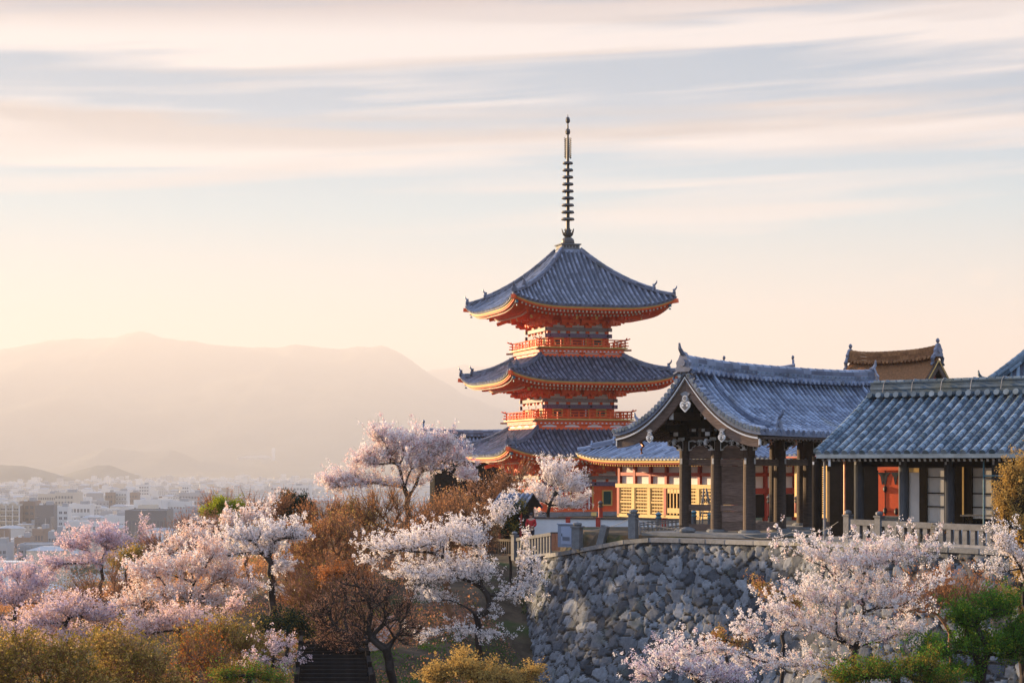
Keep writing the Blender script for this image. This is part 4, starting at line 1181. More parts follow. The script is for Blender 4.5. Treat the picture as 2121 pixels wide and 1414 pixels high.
def corner_hall():
    p = Vector((34.6, 100.0, -3.6))
    root = thing('main_hall', 'tall hall with a sweeping blue-green tiled hip roof cut by the picture edge', 'building', p, R(-16))
    f = hip_f(8.6, .6, 6.7, 15.6, .55, .78); mb = MB(3); E, T = 8.6, .6
    vm = lambda x: 1.0 if abs(x) <= T else max(0.0, (E - abs(x)) / (E - T))
    for k in range(4):
        mb.X = RZ(k * math.pi / 2); xs = frange(-E + .1, E - .1, .36); roof_face(mb, f, xs, vm, 10, .1, edges=sorted(xs + [-E, E]))
    rf = mb.build('roof', [M['tile_green'], M['tile_bed']], root)
    for k in range(4):
        h = MB(k); h.X = RZ(k * math.pi / 2)
        hp = lambda v: f(E + (T - E) * v, v)
        ridge_run(h, [hp(v) for v in frange(.03, 1, .07)], .5, .36, .13); oni(h, hp(.02), (1, -1, 0), 1.0); h.build('hip_ridge', M['tile_green'], rf)
    e = MB(2)
    e.grid([[(-8.4, -8.4, 6.5), (8.4, -8.4, 6.5)], [(-8.4, 8.4, 6.5), (8.4, 8.4, 6.5)]])
    e.build('eave', M['dark_wood'], rf)
    w = MB(2); w.m = 0; w.box((0, 0, 3.3), (12.5, 12.5, 6.4)); w.m = 1
    for k in range(4):
        w.X = RZ(k * math.pi / 2)
        for x in frange(-6.25, 6.25, 2.5): w.tube([(x, -6.3, 0), (x, -6.3, 6.45)], .25, 8)
        for z in (1, 4.5, 6.2): w.box((0, -6.3, z), (12.6, .2, .35))
    w.build('hall_wall', [M['plaster'], M['dull_red']], root)
corner_hall()
# ================================================================== trees and shrubs
M['bark'] = mat('dark_cherry_bark', (.022, .016, .014), (.05, .038, .034), .9, 6, .4, .15)
M['bark_brown'] = mat('reddish_twig_bark', (.15, .07, .036), (.30, .15, .08), .9, 6, .3, .1)
def leafmat(name, a, b, t=.4): M[name] = mat(name, a, b, trans=t)
leafmat('blossom_white', (.76, .66, .64), (.92, .85, .82), .45)
leafmat('blossom_pink', (.68, .46, .46), (.88, .70, .67), .45)
leafmat('blossom_lilac', (.52, .40, .50), (.78, .64, .68), .45)
leafmat('blossom_peach', (.70, .45, .37), (.90, .68, .57), .48)
leafmat('bud_brown', (.34, .15, .06), (.60, .28, .12), .5)
leafmat('bud_rust', (.36, .15, .06), (.64, .29, .12), .45)
leafmat('bud_plum', (.24, .12, .085), (.42, .22, .15), .45)
leafmat('leaf_gold', (.34, .21, .055), (.58, .37, .12), .45)
leafmat('leaf_olive', (.10, .075, .014), (.34, .24, .045), .45)
leafmat('leaf_lime', (.16, .20, .012), (.36, .36, .03), .5)
leafmat('leaf_green', (.03, .09, .012), (.14, .27, .035), .5)
leafmat('leaf_dark', (.008, .022, .014), (.03, .06, .035), .25)
leafmat('leaf_orange', (.36, .085, .02), (.55, .19, .035), .45)

def skeleton(base, fork, tips, rng, step=.45, bias=.35, sag=.0):
    """grow limbs from the trunk to every tip: each tip joins the nearest limb already there"""
    base, fork = np.array(base, float), np.array(fork, float)
    n0 = max(2, int(np.linalg.norm(fork - base) / step))
    pos = [base + (fork - base) * i / n0 + (rng.normal(0, .05, 3) if 0 < i < n0 else 0) for i in range(n0 + 1)]
    par = [-1] + list(range(n0)); dep = list(np.arange(n0 + 1) * step)
    order = np.argsort(np.linalg.norm(tips - fork, axis=1))
    cap = len(tips) * 40 + 100
    A = np.zeros((cap, 3)); D = np.zeros(cap); n = len(pos); A[:n] = pos; D[:n] = dep
    lo = max(1, n - 3)
    tipnode = []
    for t in order:
        q = tips[t]
        d = np.linalg.norm(A[lo:n] - q, axis=1)
        # prefer limbs that do not double back
        c = d + bias * D[lo:n] * .25
        j = lo + int(np.argmin(c)); L_ = np.linalg.norm(q - A[j])
        k = max(1, int(L_ / step)); prev = j; side = rng.normal(0, .065, 3) * L_
        for i in range(1, k + 1):
            f = i / k
            p = A[j] + (q - A[j]) * f + side * math.sin(math.pi * f) + np.array([0, 0, (.10 - sag) * L_ * math.sin(math.pi * f)])
            if n >= cap: break
            A[n] = p; D[n] = D[prev] + L_ / k; par.append(prev); prev = n; n += 1
        tipnode.append(prev)
    par = np.array(par); cnt = np.zeros(n); cnt[tipnode] += 1
    for i in range(n - 1, 0, -1): cnt[par[i]] += cnt[i]
    A = A[:n]
    big = np.full(n, -1); bc = np.zeros(n)
    for i in range(1, n):
        if cnt[i] > bc[par[i]]: bc[par[i]] = cnt[i]; big[par[i]] = i
    mid = np.where((big >= 0) & (np.arange(n) > n0))[0]
    for _ in range(4):
        B = A.copy(); B[mid] = .5 * A[mid] + .25 * (A[par[mid]] + A[big[mid]]); A = B
    return A, par, cnt, np.array(tipnode)

def limbs_mesh(A, par, rad, sides):
    i = np.arange(1, len(A)); P0, P1 = A[par[i]], A[i]; R0, R1 = np.minimum(rad[par[i]], rad[i] * 1.6), rad[i]
    d = P1 - P0; L_ = np.linalg.norm(d, axis=1, keepdims=True); L_[L_ < 1e-6] = 1e-6; d = d / L_
    ref = np.where(np.abs(d[:, 2:3]) > .9, np.array([[1., 0, 0]]), np.array([[0, 0, 1.]]))
    a = np.cross(d, ref); a /= np.linalg.norm(a, axis=1, keepdims=True); b = np.cross(a, d)
    ang = np.arange(sides) * 2 * math.pi / sides
    ca, sa = np.cos(ang), np.sin(ang)
    ring = a[:, None] * ca[None, :, None] + b[:, None] * sa[None, :, None]
    ext = d * np.minimum(R1[:, None] * .4, L_ * .2)
    V = np.concatenate([P0[:, None] + ring * R0[:, None, None], (P1 + ext)[:, None] + ring * R1[:, None, None]], 1)
    n = len(i); o = (np.arange(n) * 2 * sides)[:, None]
    k = np.arange(sides); k2 = (k + 1) % sides
    Q = np.stack([o + k, o + k2, o + sides + k2, o + sides + k], -1).reshape(-1, 4)
    return V.reshape(-1, 3), Q

def petals(C, size, rng, flat=0.0, jit=.35):
    """one small random quad per centre"""
    n = len(C)
    u = rng.normal(size=(n, 3)); u /= np.linalg.norm(u, axis=1, keepdims=True)
    w = rng.normal(size=(n, 3)); w[:, 2] += flat; w -= u * (u * w).sum(1, keepdims=True); w /= np.linalg.norm(w, axis=1, keepdims=True)
    s = size * rng.uniform(1 - jit, 1 + jit, (n, 1)) * .5
    u *= s; w *= s * rng.uniform(.7, 1.0, (n, 1))
    V = np.stack([C - u, C + w * .8, C + u, C - w * .8], 1).reshape(-1, 3)
    return V, np.arange(n * 4).reshape(n, 4)

def tree(name, label, cat, D, blobs, base, leaf, bark='bark', ntips=260, puff=.16, per=12, size=.075, spacing=.24, depth=.8, fork=None, seed=1, rtip=.0075, twigs=0, twiglen=.6, expo=.48, outer=5, sides=5, sparse=1.0, group=None, shoots=0, shootlen=.8, twigup=.5, sag=0.0, up=0.0, mixleaf=None):
    """blobs: crown masses as (px, py, rx, ry[, weight[, dY]]) seen from the camera at distance D; base: trunk foot (px, py, dY)"""
    rng = np.random.default_rng(seed); k = D / F
    if shoots: ntips = int(ntips * .62)
    elif not twigs: ntips = int(ntips * 1.35)
    C = np.array([P(b[0], b[1], D + (b[5] if len(b) > 5 else 0)) for b in blobs]); sh = .45 * shootlen if shoots else 0
    rad = np.array([(max(b[2] * k - sh, .4 * b[2] * k), max(b[2], b[3]) * k * depth, max(b[3] * k - sh, .45 * b[3] * k)) for b in blobs])
    w = np.array([b[2] * b[3] * (b[4] if len(b) > 4 else 1.0) for b in blobs]); w = w / w.sum()
    ids = rng.choice(len(blobs), ntips, p=w)
    r = rng.normal(size=(ntips, 3)); r /= np.linalg.norm(r, axis=1, keepdims=True)
    tips = C[ids] + r * rad[ids] * (rng.random((ntips, 1)) ** .45)
    if twigs: tips[:, 2] -= .75 * twiglen
    tips[:, 2] = np.maximum(tips[:, 2], ground_z(tips[:, 0], tips[:, 1]) + .15)
    bp = P(base[0], base[1], D + (base[2] if len(base) > 2 else 0))
    g = gz(bp.x, bp.y); bp.z = min(bp.z, g - .05) if bp.z < g + 1.5 else g - .05
    cen = (C * w[:, None]).sum(0); low = (C[:, 2] - rad[:, 2]).min()
    fk = np.array(P(fork[0], fork[1], D + (fork[2] if len(fork) > 2 else 0))) if fork else np.array(bp) * .45 + cen * .55 * 1.0
    if not fork: fk[2] = max(bp.z + .4, min(low + .3, cen[2] - .25 * rad[:, 2].max()))
    A, par, cnt, tn = skeleton(bp, fk, tips, rng, step=.42, sag=sag)
    rr = rtip * np.maximum(cnt, 1) ** expo
    root = thing(name, label, cat, bp, 0, group); off = np.array(bp)
    LV, LQ = limbs_mesh(A - off, par, rr, sides)
    ctr = []
    thin = np.where((cnt <= outer) & (np.arange(len(A)) > 0))[0]
    if twigs:
        TP0, TP1 = [], []
        src = thin[rng.integers(0, len(thin), ntips * twigs)]
        d = A[src] - A[par[src]]; d /= np.maximum(np.linalg.norm(d, axis=1, keepdims=True), 1e-6)
        o = d + rng.normal(0, .55, d.shape); o[:, 2] += twigup; o /= np.linalg.norm(o, axis=1, keepdims=True)
        p0 = A[src]; ln = twiglen * rng.uniform(.5, 1.2, (len(src), 1)); mid = p0 + o * ln * .5 + rng.normal(0, .04, o.shape); p1 = mid + (o + np.array([0, 0, .25 * np.sign(twigup)])) * ln * .5
        TA = np.concatenate([p0, mid, p1]); m = len(src); tp = np.concatenate([np.full(m, -1), np.arange(m), np.arange(m) + m])
        trd = np.concatenate([np.full(m, rtip * .8), np.full(m, rtip * .6), np.full(m, rtip * .3)])
        # limb segments only for the 2m child nodes
        i = np.arange(m, 3 * m); sub_par = tp
        V2, Q2 = limbs_mesh_sub(TA - off, sub_par, trd, i, 3)
        LQ3 = np.concatenate([LQ, np.empty((0, 4), int)])
        np_mesh('trunk', np.concatenate([LV, V2]), np.concatenate([LQ3, Q2 + len(LV)]), M[bark], root, tone=rng.random(len(LQ) + len(Q2)))
        ctr.append(p1); ctr.append(mid)
    else:
        if shoots:
            src = np.repeat(tn, shoots); m = len(src); d = A[src] - fk; d /= np.maximum(np.linalg.norm(d, axis=1, keepdims=True), 1e-6)
            d = d * .8 + rng.normal(0, .42, d.shape); d[:, 2] += .22; d /= np.linalg.norm(d, axis=1, keepdims=True)
            ln = shootlen * rng.uniform(.3, 1.25, (m, 1)); ns = 4; pts_ = [A[src]]; bend = rng.normal(0, .18, (m, 3)) + np.array([0, 0, .12])
            for q in range(1, ns + 1): pts_.append(A[src] + d * ln * q / ns + bend * ln * (q / ns) ** 2)
            TA = np.concatenate(pts_); tp = np.concatenate([np.full(m, -1)] + [np.arange(m) + m * (q - 1) for q in range(1, ns + 1)])
            trd = np.concatenate([np.full(m, rtip * (1 - .18 * q)) for q in range(ns + 1)])
            V2, Q2 = limbs_mesh_sub(TA - off, tp, trd, np.arange(m, (ns + 1) * m), 3)
            LQ = np.concatenate([LQ, Q2 + len(LV)]); LV = np.concatenate([LV, V2])
            nn = np.maximum(2, (ln[:, 0] / (spacing * .62)).astype(int)); ri = np.repeat(np.arange(m), nn); f = rng.random((len(ri), 1)) ** .8
            ctr.append(A[src][ri] + d[ri] * ln[ri] * f + bend[ri] * ln[ri] * f ** 2 + rng.normal(0, puff * .25, (len(ri), 3)))
        np_mesh('trunk', LV, LQ, M[bark], root, tone=rng.random(len(LQ)))
    # flower / leaf clusters along the thin wood
    p0, p1 = A[par[thin]], A[thin]; L_ = np.linalg.norm(p1 - p0, axis=1)
    m = np.maximum(1, np.round(L_ / spacing * sparse + rng.random(len(L_)) - .5)).astype(int)
    ii = np.repeat(np.arange(len(thin)), m); f = rng.random((len(ii), 1))
    pc = p0[ii] + (p1 - p0)[ii] * f + rng.normal(0, puff * .7, (len(ii), 3))
    tipc = A[tn]
    ctr = np.concatenate([pc, tipc] + ctr)
    if up: ctr[:, 2] += up
    np_ = len(ctr); per_i = np.maximum(2, rng.poisson(per, np_)); ii = np.repeat(np.arange(np_), per_i)
    pr = puff * rng.uniform(.55, 1.25, np_)
    r = rng.normal(size=(len(ii), 3)); r /= np.linalg.norm(r, axis=1, keepdims=True)
    pts = ctr[ii] + r * (pr[ii, None] * rng.random((len(ii), 1)) ** .5)
    V, Q = petals(pts - off, size, rng)
    ptone = np.clip(rng.random(np_)[ii] * .6 + rng.random(len(ii)) * .4, 0, 1)
    mats = [M[leaf]]; mi = None
    if mixleaf:
        mats.append(M[mixleaf[0]]); mi = (rng.random(np_) < mixleaf[1]).astype(int)[ii]
    np_mesh('crown', V, Q, mats, root, tone=ptone, mi=mi)
    return root
def limbs_mesh_sub(A, par, rad, i, sides):
    P0, P1 = A[par[i]], A[i]; R0, R1 = rad[par[i]], rad[i]
    d = P1 - P0; L_ = np.linalg.norm(d, axis=1, keepdims=True); L_[L_ < 1e-6] = 1e-6; d = d / L_
    ref = np.where(np.abs(d[:, 2:3]) > .9, np.array([[1., 0, 0]]), np.array([[0, 0, 1.]]))
    a = np.cross(d, ref); a /= np.linalg.norm(a, axis=1, keepdims=True); b = np.cross(a, d)
    ang = np.arange(sides) * 2 * math.pi / sides; ca, sa = np.cos(ang), np.sin(ang)
    ring = a[:, None] * ca[None, :, None] + b[:, None] * sa[None, :, None]
    V = np.concatenate([P0[:, None] + ring * R0[:, None, None], P1[:, None] + ring * R1[:, None, None]], 1)
    n = len(i); o = (np.arange(n) * 2 * sides)[:, None]; k = np.arange(sides); k2 = (k + 1) % sides
    return V.reshape(-1, 3), np.stack([o + k, o + k2, o + sides + k2, o + sides + k], -1).reshape(-1, 4)

CH = 'cherry_tree'; BT = 'bare_tree'; SH = 'shrub'
# ---- blossoming cherries
tree(CH, 'tall pale pink cherry in full bloom hiding the left corner of the lowest pagoda roof', 'cherry tree', 101,
     [(845, 920, 85, 34), (760, 960, 52, 26), (915, 925, 45, 34), (870, 960, 80, 36), (790, 905, 40, 20, .8), (950, 950, 28, 30, .7), (720, 990, 42, 20, .8), (700, 1010, 34, 16, .7), (960, 985, 40, 26, .6), (835, 1000, 70, 24, .6), (800, 940, 60, 26), (690, 1000, 36, 18, .8), (760, 1000, 50, 20, .8)],
     (850, 1075), 'blossom_pink', ntips=880, fork=(845, 1030), mixleaf=('blossom_white', .6), puff=.17, per=11, size=.085, shoots=2, seed=3)
tree(CH, 'widest white cherry, spreading in layers left of the stone wall', 'cherry tree', 77,
     [(960, 1115, 90, 38), (870, 1130, 80, 34), (800, 1135, 50, 22), (900, 1190, 110, 36), (980, 1190, 80, 36), (1030, 1075, 42, 26, .8), (1060, 1230, 60, 30, .8), (900, 1240, 60, 24, .7), (1080, 1165, 36, 26, .5), (960, 1300, 70, 22, .7), (880, 1310, 40, 18, .4), (1000, 1270, 50, 20, .5), (1010, 1310, 40, 16, .5), (1095, 1200, 34, 20, .6), (1085, 1115, 30, 18, .6), (1060, 1050, 24, 16, .5), (770, 1160, 40, 16, .6)],
     (1000, 1365, 1), 'blossom_white', ntips=760, fork=(985, 1270), puff=.125, per=10, size=.065, shoots=2, seed=5)
tree(CH, 'small white cherry in front of the vermilion pagoda base', 'cherry tree', 103,
     [(1150, 985, 50, 32), (1185, 1010, 36, 28), (1120, 1030, 34, 26), (1165, 1045, 56, 20), (1200, 1035, 26, 14, .7), (1100, 1060, 44, 14, .7), (1080, 1035, 26, 20, .5)],
     (1135, 1090), 'blossom_white', ntips=360, fork=(1135, 1062), puff=.15, per=11, size=.075, shoots=2, seed=7)
tree(CH, 'slender white cherry with a leaning dark trunk amid brown thickets', 'cherry tree', 84,
     [(560, 1105, 60, 24), (610, 1110, 34, 18), (500, 1115, 44, 22), (545, 1140, 56, 20), (575, 1170, 34, 22, .7), (460, 1150, 44, 26, .6), (580, 1215, 24, 20, .3)],
     (563, 1275), 'blossom_white', ntips=330, fork=(562, 1165), puff=.14, per=11, size=.075, shoots=2, seed=9, rtip=.013)
tree(CH, 'lilac-shaded cherry standing against the city at the far left ridge', 'cherry tree', 104,
     [(205, 1115, 60, 26), (160, 1130, 46, 22), (240, 1130, 46, 26), (120, 1165, 50, 24), (200, 1160, 62, 26), (290, 1095, 26, 16, .6), (300, 1125, 30, 20, .6), (90, 1195, 44, 20, .8)],
     (212, 1225), 'blossom_lilac', ntips=400, fork=(208, 1165), puff=.17, per=10, size=.085, shoots=2, seed=11, mixleaf=('blossom_pink', .5))
tree(CH, 'pink cherry low in the far left corner below the dark apartment blocks', 'cherry tree', 88,
     [(40, 1190, 50, 22), (-20, 1200, 50, 26), (70, 1215, 50, 24), (20, 1240, 70, 30), (-40, 1260, 50, 40, .7), (100, 1250, 46, 26, .8), (30, 1290, 60, 26, .6)],
     (30, 1345), 'blossom_lilac', ntips=420, fork=(30, 1280), puff=.16, per=10, size=.078, shoots=2, seed=13, mixleaf=('blossom_pink', .6))
tree(CH, 'broad peach-tinted cherry glowing in the middle of the hillside', 'cherry tree', 80,
     [(390, 1180, 80, 36), (310, 1190, 60, 30), (460, 1195, 60, 34), (350, 1230, 90, 34), (430, 1150, 50, 24), (270, 1250, 56, 30, .8), (420, 1245, 70, 30, .9), (500, 1220, 40, 30, .7), (300, 1290, 50, 24, .6)],
     (395, 1350), 'blossom_peach', ntips=640, fork=(390, 1270), puff=.15, per=10, size=.075, shoots=2, seed=15, mixleaf=('blossom_white', .4))
tree(CH, 'pale cherry just behind the peach-tinted one, reaching the ridge line', 'cherry tree', 96,
     [(420, 1110, 50, 22), (480, 1085, 44, 20), (380, 1130, 44, 20), (530, 1070, 40, 18, .8), (450, 1140, 60, 22, .7), (340, 1150, 40, 18, .7), (560, 1040, 26, 22, .5)],
     (450, 1200), 'blossom_white', ntips=300, fork=(450, 1150), puff=.15, per=10, size=.078, shoots=2, seed=17, mixleaf=('blossom_peach', .4))
tree(CH, 'little cherry bush with sparse pale flowers beside the dark steps', 'cherry tree', 66,
     [(570, 1345, 36, 24), (545, 1370, 36, 22), (590, 1370, 30, 20)],
     (566, 1420), 'blossom_pink', ntips=110, puff=.10, per=8, size=.055, shoots=2, seed=19, sparse=.7)
tree(CH, 'large near cherry with warm white puffs spreading before the right half of the wall', 'cherry tree', 52,
     [(1760, 1170, 110, 44), (1690, 1150, 60, 26), (1840, 1165, 80, 34), (1620, 1125, 40, 14, .8), (1910, 1145, 60, 22, .8), (1740, 1240, 130, 42), (1850, 1250, 100, 36), (1930, 1210, 50, 26, .8), (1620, 1265, 60, 26, .9), (1680, 1300, 110, 40), (1560, 1310, 60, 24), (1780, 1320, 110, 36), (1880, 1310, 60, 26, .7), (1500, 1345, 70, 26), (1600, 1370, 100, 30), (1420, 1355, 44, 18, .8), (1700, 1380, 90, 26), (1600, 1160, 22, 30, .5), (1960, 1170, 26, 16, .5), (1850, 1112, 22, 9, .35)],
     (1800, 1560), 'blossom_white', ntips=780, fork=(1765, 1390), puff=.095, per=13, size=.05, shoots=2, seed=21, rtip=.005, depth=.45, mixleaf=('blossom_pink', .15), spacing=.23, shootlen=.7)
tree(CH, 'lilac-white cherry filling the foot of the wall at the lower edge', 'cherry tree', 58,
     [(1400, 1375, 60, 24), (1450, 1395, 70, 24), (1350, 1400, 34, 16), (1500, 1410, 60, 22)],
     (1440, 1500), 'blossom_lilac', ntips=240, fork=(1440, 1425), puff=.12, per=11, size=.058, shoots=2, seed=23, mixleaf=('blossom_white', .5))
tree(CH, 'blossoming branch-tips of a cherry entering at the right edge below the fence', 'cherry tree', 55,
     [(2085, 1140, 36, 12), (2115, 1165, 36, 14), (2065, 1185, 30, 10), (2130, 1195, 40, 16)],
     (2170, 1330), 'blossom_white', ntips=110, fork=(2120, 1225), puff=.11, per=10, size=.052, shoots=2, seed=25)
tree(CH, 'lilac cherry low on the left slope above the olive corner trees', 'cherry tree', 74,
     [(150, 1265, 60, 28), (90, 1290, 60, 26), (200, 1280, 50, 24), (130, 1310, 60, 22)],
     (140, 1370), 'blossom_lilac', ntips=320, fork=(140, 1310), puff=.15, per=10, size=.07, shoots=2, seed=27, mixleaf=('blossom_peach', .5))
tree(CH, 'peach cherry with sparse flowers above the orange budding tree', 'cherry tree', 72,
     [(370, 1290, 70, 26), (310, 1310, 56, 24), (430, 1300, 50, 24), (480, 1260, 36, 22, .6)],
     (375, 1385), 'blossom_peach', ntips=320, fork=(375, 1330), puff=.14, per=9, size=.07, shoots=2, seed=29, mixleaf=('blossom_pink', .4))
# ---- bare and budding trees
def bare(label, D, blobs, base, leaf='bud_brown', n=260, tw=7, sd=1, per=1.6, size=.065, puff=.12, **kw):
    kw.setdefault('twiglen', 1.0); kw.setdefault('rtip', .017)
    n = int(n * .45)
    return tree(BT, label, 'tree', D, blobs, base, leaf, 'bark_brown', ntips=n, twigs=int(tw * 1.0), expo=.42, twigup=.75, per=per, puff=puff, size=size, seed=sd, spacing=.32, **kw)
bare('large brown fan of bare twigs below the tall pink cherry', 92, [(800, 1040, 90, 40), (880, 1060, 70, 44), (740, 1070, 60, 34), (850, 1100, 90, 30), (930, 1050, 40, 40, .7)], (850, 1190), 'bud_brown', 520, 8, 31, fork=(840, 1135), mixleaf=('leaf_gold', .25))
bare('dense brown twiggy tree just behind the widest white cherry', 86, [(935, 1055, 60, 26), (890, 1085, 60, 26), (980, 1075, 40, 24)], (930, 1180), 'bud_brown', 420, 9, 32)
bare('brown twiggy tree against the vermilion lower storey of the pagoda', 108, [(1000, 1010, 70, 44), (1060, 990, 40, 44), (960, 1050, 60, 30), (1040, 1050, 50, 26)], (1000, 1110), 'bud_brown', 380, 8, 33, fork=(1000, 1075), mixleaf=('blossom_peach', .18))
bare('rust-red budding tree in the hollow between the two white cherries', 88, [(690, 1090, 50, 40), (650, 1120, 40, 36), (730, 1120, 46, 40), (690, 1160, 70, 36)], (690, 1245), 'bud_rust', 420, 6, 35, per=3, mixleaf=('leaf_gold', .3))
bare('dark rusty thicket tree right of the slender cherry trunk', 82, [(660, 1200, 70, 40), (720, 1220, 60, 44), (640, 1250, 50, 36), (720, 1280, 60, 34)], (690, 1330), 'bud_plum', 380, 6, 37, per=3, mixleaf=('leaf_olive', .3))
bare('brown bare tree on the ridge before the long dark city block', 100, [(395, 1095, 40, 34), (350, 1115, 40, 28), (430, 1080, 30, 26), (310, 1140, 36, 22)], (390, 1190), 'bud_plum', 300, 8, 39)
bare('russet bare tree top right of the bright lime bush', 106, [(500, 1035, 40, 16), (540, 1035, 40, 14), (450, 1030, 26, 12), (575, 1025, 18, 12)], (510, 1110), 'bud_rust', 200, 8, 41)
bare('bare reddish tree right of the dark evergreen', 104, [(655, 1060, 34, 26), (690, 1050, 34, 24), (640, 1085, 34, 22)], (660, 1130), 'bud_rust', 220, 7, 43, per=4)
tree(BT, 'gaunt dark bare tree with crooked limbs beside the dark steps', 'tree', 70, [(790, 1240, 60, 40), (750, 1290, 40, 40), (830, 1270, 50, 40), (740, 1200, 50, 40)], (838, 1440), 'bud_plum', 'bark', ntips=130, twigs=6, twiglen=.6, per=2, puff=.1, size=.05, seed=45, fork=(800, 1345), rtip=.017, spacing=.4)
tree(BT, 'second crooked bare tree, bending left over the steps', 'tree', 71, [(700, 1290, 50, 36), (730, 1330, 40, 30), (680, 1240, 44, 34)], (790, 1420), 'bud_plum', 'bark', ntips=90, twigs=6, twiglen=.6, per=2, puff=.1, size=.05, seed=46, fork=(757, 1350), rtip=.017, spacing=.4)
bare('brown twig tree between the peach cherry and the slender cherry', 90, [(600, 1150, 40, 26), (640, 1160, 40, 34), (620, 1200, 44, 30)], (620, 1290), 'bud_rust', 240, 6, 47, per=4)
bare('orange budding tree low among the olive bushes of the lower left', 64, [(420, 1330, 60, 34), (370, 1370, 60, 30), (450, 1370, 50, 30), (420, 1410, 80, 24)], (410, 1470), 'leaf_orange', 240, 5, 49, per=4, size=.055, mixleaf=('leaf_olive', .4))
bare('brown bare tree threaded through the left cherries', 84, [(230, 1200, 60, 34), (190, 1230, 50, 30), (270, 1220, 40, 30), (150, 1230, 40, 26)], (225, 1320), 'bud_plum', 260, 7, 51)
bare('rust-coloured budding shrub tree growing at the right edge of the near cherry', 60, [(1960, 1200, 60, 18), (1900, 1215, 40, 16), (2010, 1205, 40, 18)], (1975, 1320), 'bud_rust', 240, 6, 53, per=3, size=.05, fork=(1968, 1310), rtip=.009)
# ---- leafy trees and shrubs
def leafy(name, label, cat, D, blobs, base, leaf, n=300, sd=1, per=14, size=.075, puff=.22, **kw):
    kw.setdefault('spacing', .24); kw.setdefault('shoots', 1); kw.setdefault('shootlen', .55); n = int(n * 1.5)
    return tree(name, label, cat, D, blobs, base, leaf, 'bark', ntips=n, per=per, puff=puff, size=size, seed=sd, outer=4, **kw)
leafy('evergreen_tree', 'dark blue-green evergreen crown on the ridge between cherries', 'tree', 108, [(605, 1045, 36, 22), (580, 1060, 36, 18), (630, 1060, 28, 20), (610, 1080, 40, 16)], (605, 1120), 'leaf_dark', 260, 61, per=18, size=.10)
leafy('young_leaf_tree', 'bright lime-green bush in fresh leaf on the ridge', 'tree', 104, [(455, 1048, 26, 14), (480, 1052, 24, 12), (440, 1062, 24, 14), (470, 1070, 30, 10)], (462, 1110), 'leaf_lime', 170, 63, per=12, size=.09)
bare('olive-gold tree in young leaf at the lower left corner', 56, [(90, 1350, 90, 44), (20, 1380, 70, 40), (150, 1390, 80, 36), (60, 1320, 50, 24, .6), (-30, 1350, 60, 40), (60, 1425, 110, 24), (170, 1425, 70, 20)], (90, 1560), 'leaf_olive', 900, 6, 65, per=3.5, size=.07, mixleaf=('leaf_gold', .35), twiglen=.7, rtip=.008, fork=(90, 1440))
bare('olive tree with lighter sprigs at the bottom left of the orange one', 58, [(270, 1360, 80, 40), (220, 1390, 60, 30), (320, 1395, 60, 30), (240, 1320, 44, 24, .7), (260, 1428, 110, 22), (350, 1425, 60, 20)], (270, 1560), 'leaf_olive', 800, 6, 67, per=3.5, size=.07, mixleaf=('leaf_gold', .45), twiglen=.7, rtip=.008, fork=(265, 1440))
bare('olive and gold tree tucked under the peach-tinted cherry', 68, [(470, 1300, 60, 28), (420, 1310, 44, 24), (510, 1330, 50, 28), (470, 1360, 60, 24)], (465, 1460), 'leaf_olive', 480, 6, 69, per=3.5, size=.07, mixleaf=('leaf_gold', .45), twiglen=.7, rtip=.009, fork=(465, 1385))
leafy('budding_tree', 'golden-leaved tree at the bottom edge in front of the grassy bank', 'tree', 56, [(960, 1385, 60, 26), (910, 1400, 40, 24), (1010, 1400, 60, 20), (1100, 1390, 30, 18, .8), (1060, 1410, 40, 20)], (985, 1500), 'leaf_gold', 460, 71, per=9, size=.06, puff=.15)
leafy('budding_tree', 'golden-leaved tree at the right edge beside the corridor', 'tree', 60, [(2110, 1010, 36, 40), (2090, 1060, 30, 36), (2115, 1110, 34, 40), (2080, 1080, 24, 20, .6), (2120, 1180, 36, 40), (2110, 1240, 40, 30), (2095, 990, 30, 30), (2130, 970, 30, 40), (2075, 1040, 26, 26)], (2135, 1330), 'leaf_gold', 640, 73, per=8, size=.055, puff=.15)
leafy('young_leaf_tree', 'vivid green tree with dark depths at the lower right corner', 'tree', 50, [(2000, 1280, 60, 40), (2070, 1260, 60, 40), (2040, 1340, 90, 50), (1940, 1350, 60, 34), (2110, 1330, 50, 60), (1980, 1390, 80, 30)], (2040, 1500), 'leaf_green', 620, 75, per=13, size=.055, puff=.17, mixleaf=('leaf_lime', .15))
leafy('young_leaf_tree', 'olive-green tree below the near cherry at the lower right', 'tree', 47, [(1830, 1390, 90, 30), (1760, 1400, 60, 24), (1900, 1380, 60, 30), (1930, 1410, 70, 30)], (1850, 1520), 'leaf_green', 420, 77, per=11, size=.05, puff=.15, mixleaf=('leaf_olive', .5))
leafy(SH, 'orange-gold shrub poking out between the wall and the near cherry', 'shrub', 62, [(1600, 1230, 34, 14), (1640, 1245, 36, 14), (1580, 1215, 20, 9)], (1625, 1300), 'leaf_gold', 110, 79, per=8, size=.055, puff=.13, mixleaf=('bud_rust', .4))
leafy(SH, 'smaller gold shrub at the wall foot above the lowest blossoms', 'shrub', 62, [(1490, 1320, 30, 10), (1520, 1330, 30, 10)], (1505, 1370), 'leaf_gold', 70, 81, per=8, size=.05, puff=.12, mixleaf=('bud_rust', .4))
leafy(SH, 'dark green shrub under the slender cherry by the steps', 'shrub', 76, [(600, 1290, 50, 24), (560, 1300, 40, 20), (630, 1310, 36, 22)], (595, 1345), 'leaf_dark', 180, 83, per=12, size=.07, mixleaf=('leaf_olive', .3))
leafy(SH, 'grey-green shrub at the bottom beside the steps', 'shrub', 60, [(520, 1395, 40, 20), (560, 1405, 40, 18), (470, 1400, 40, 20)], (520, 1460), 'leaf_olive', 160, 85, per=10, size=.055, mixleaf=('leaf_green', .4))
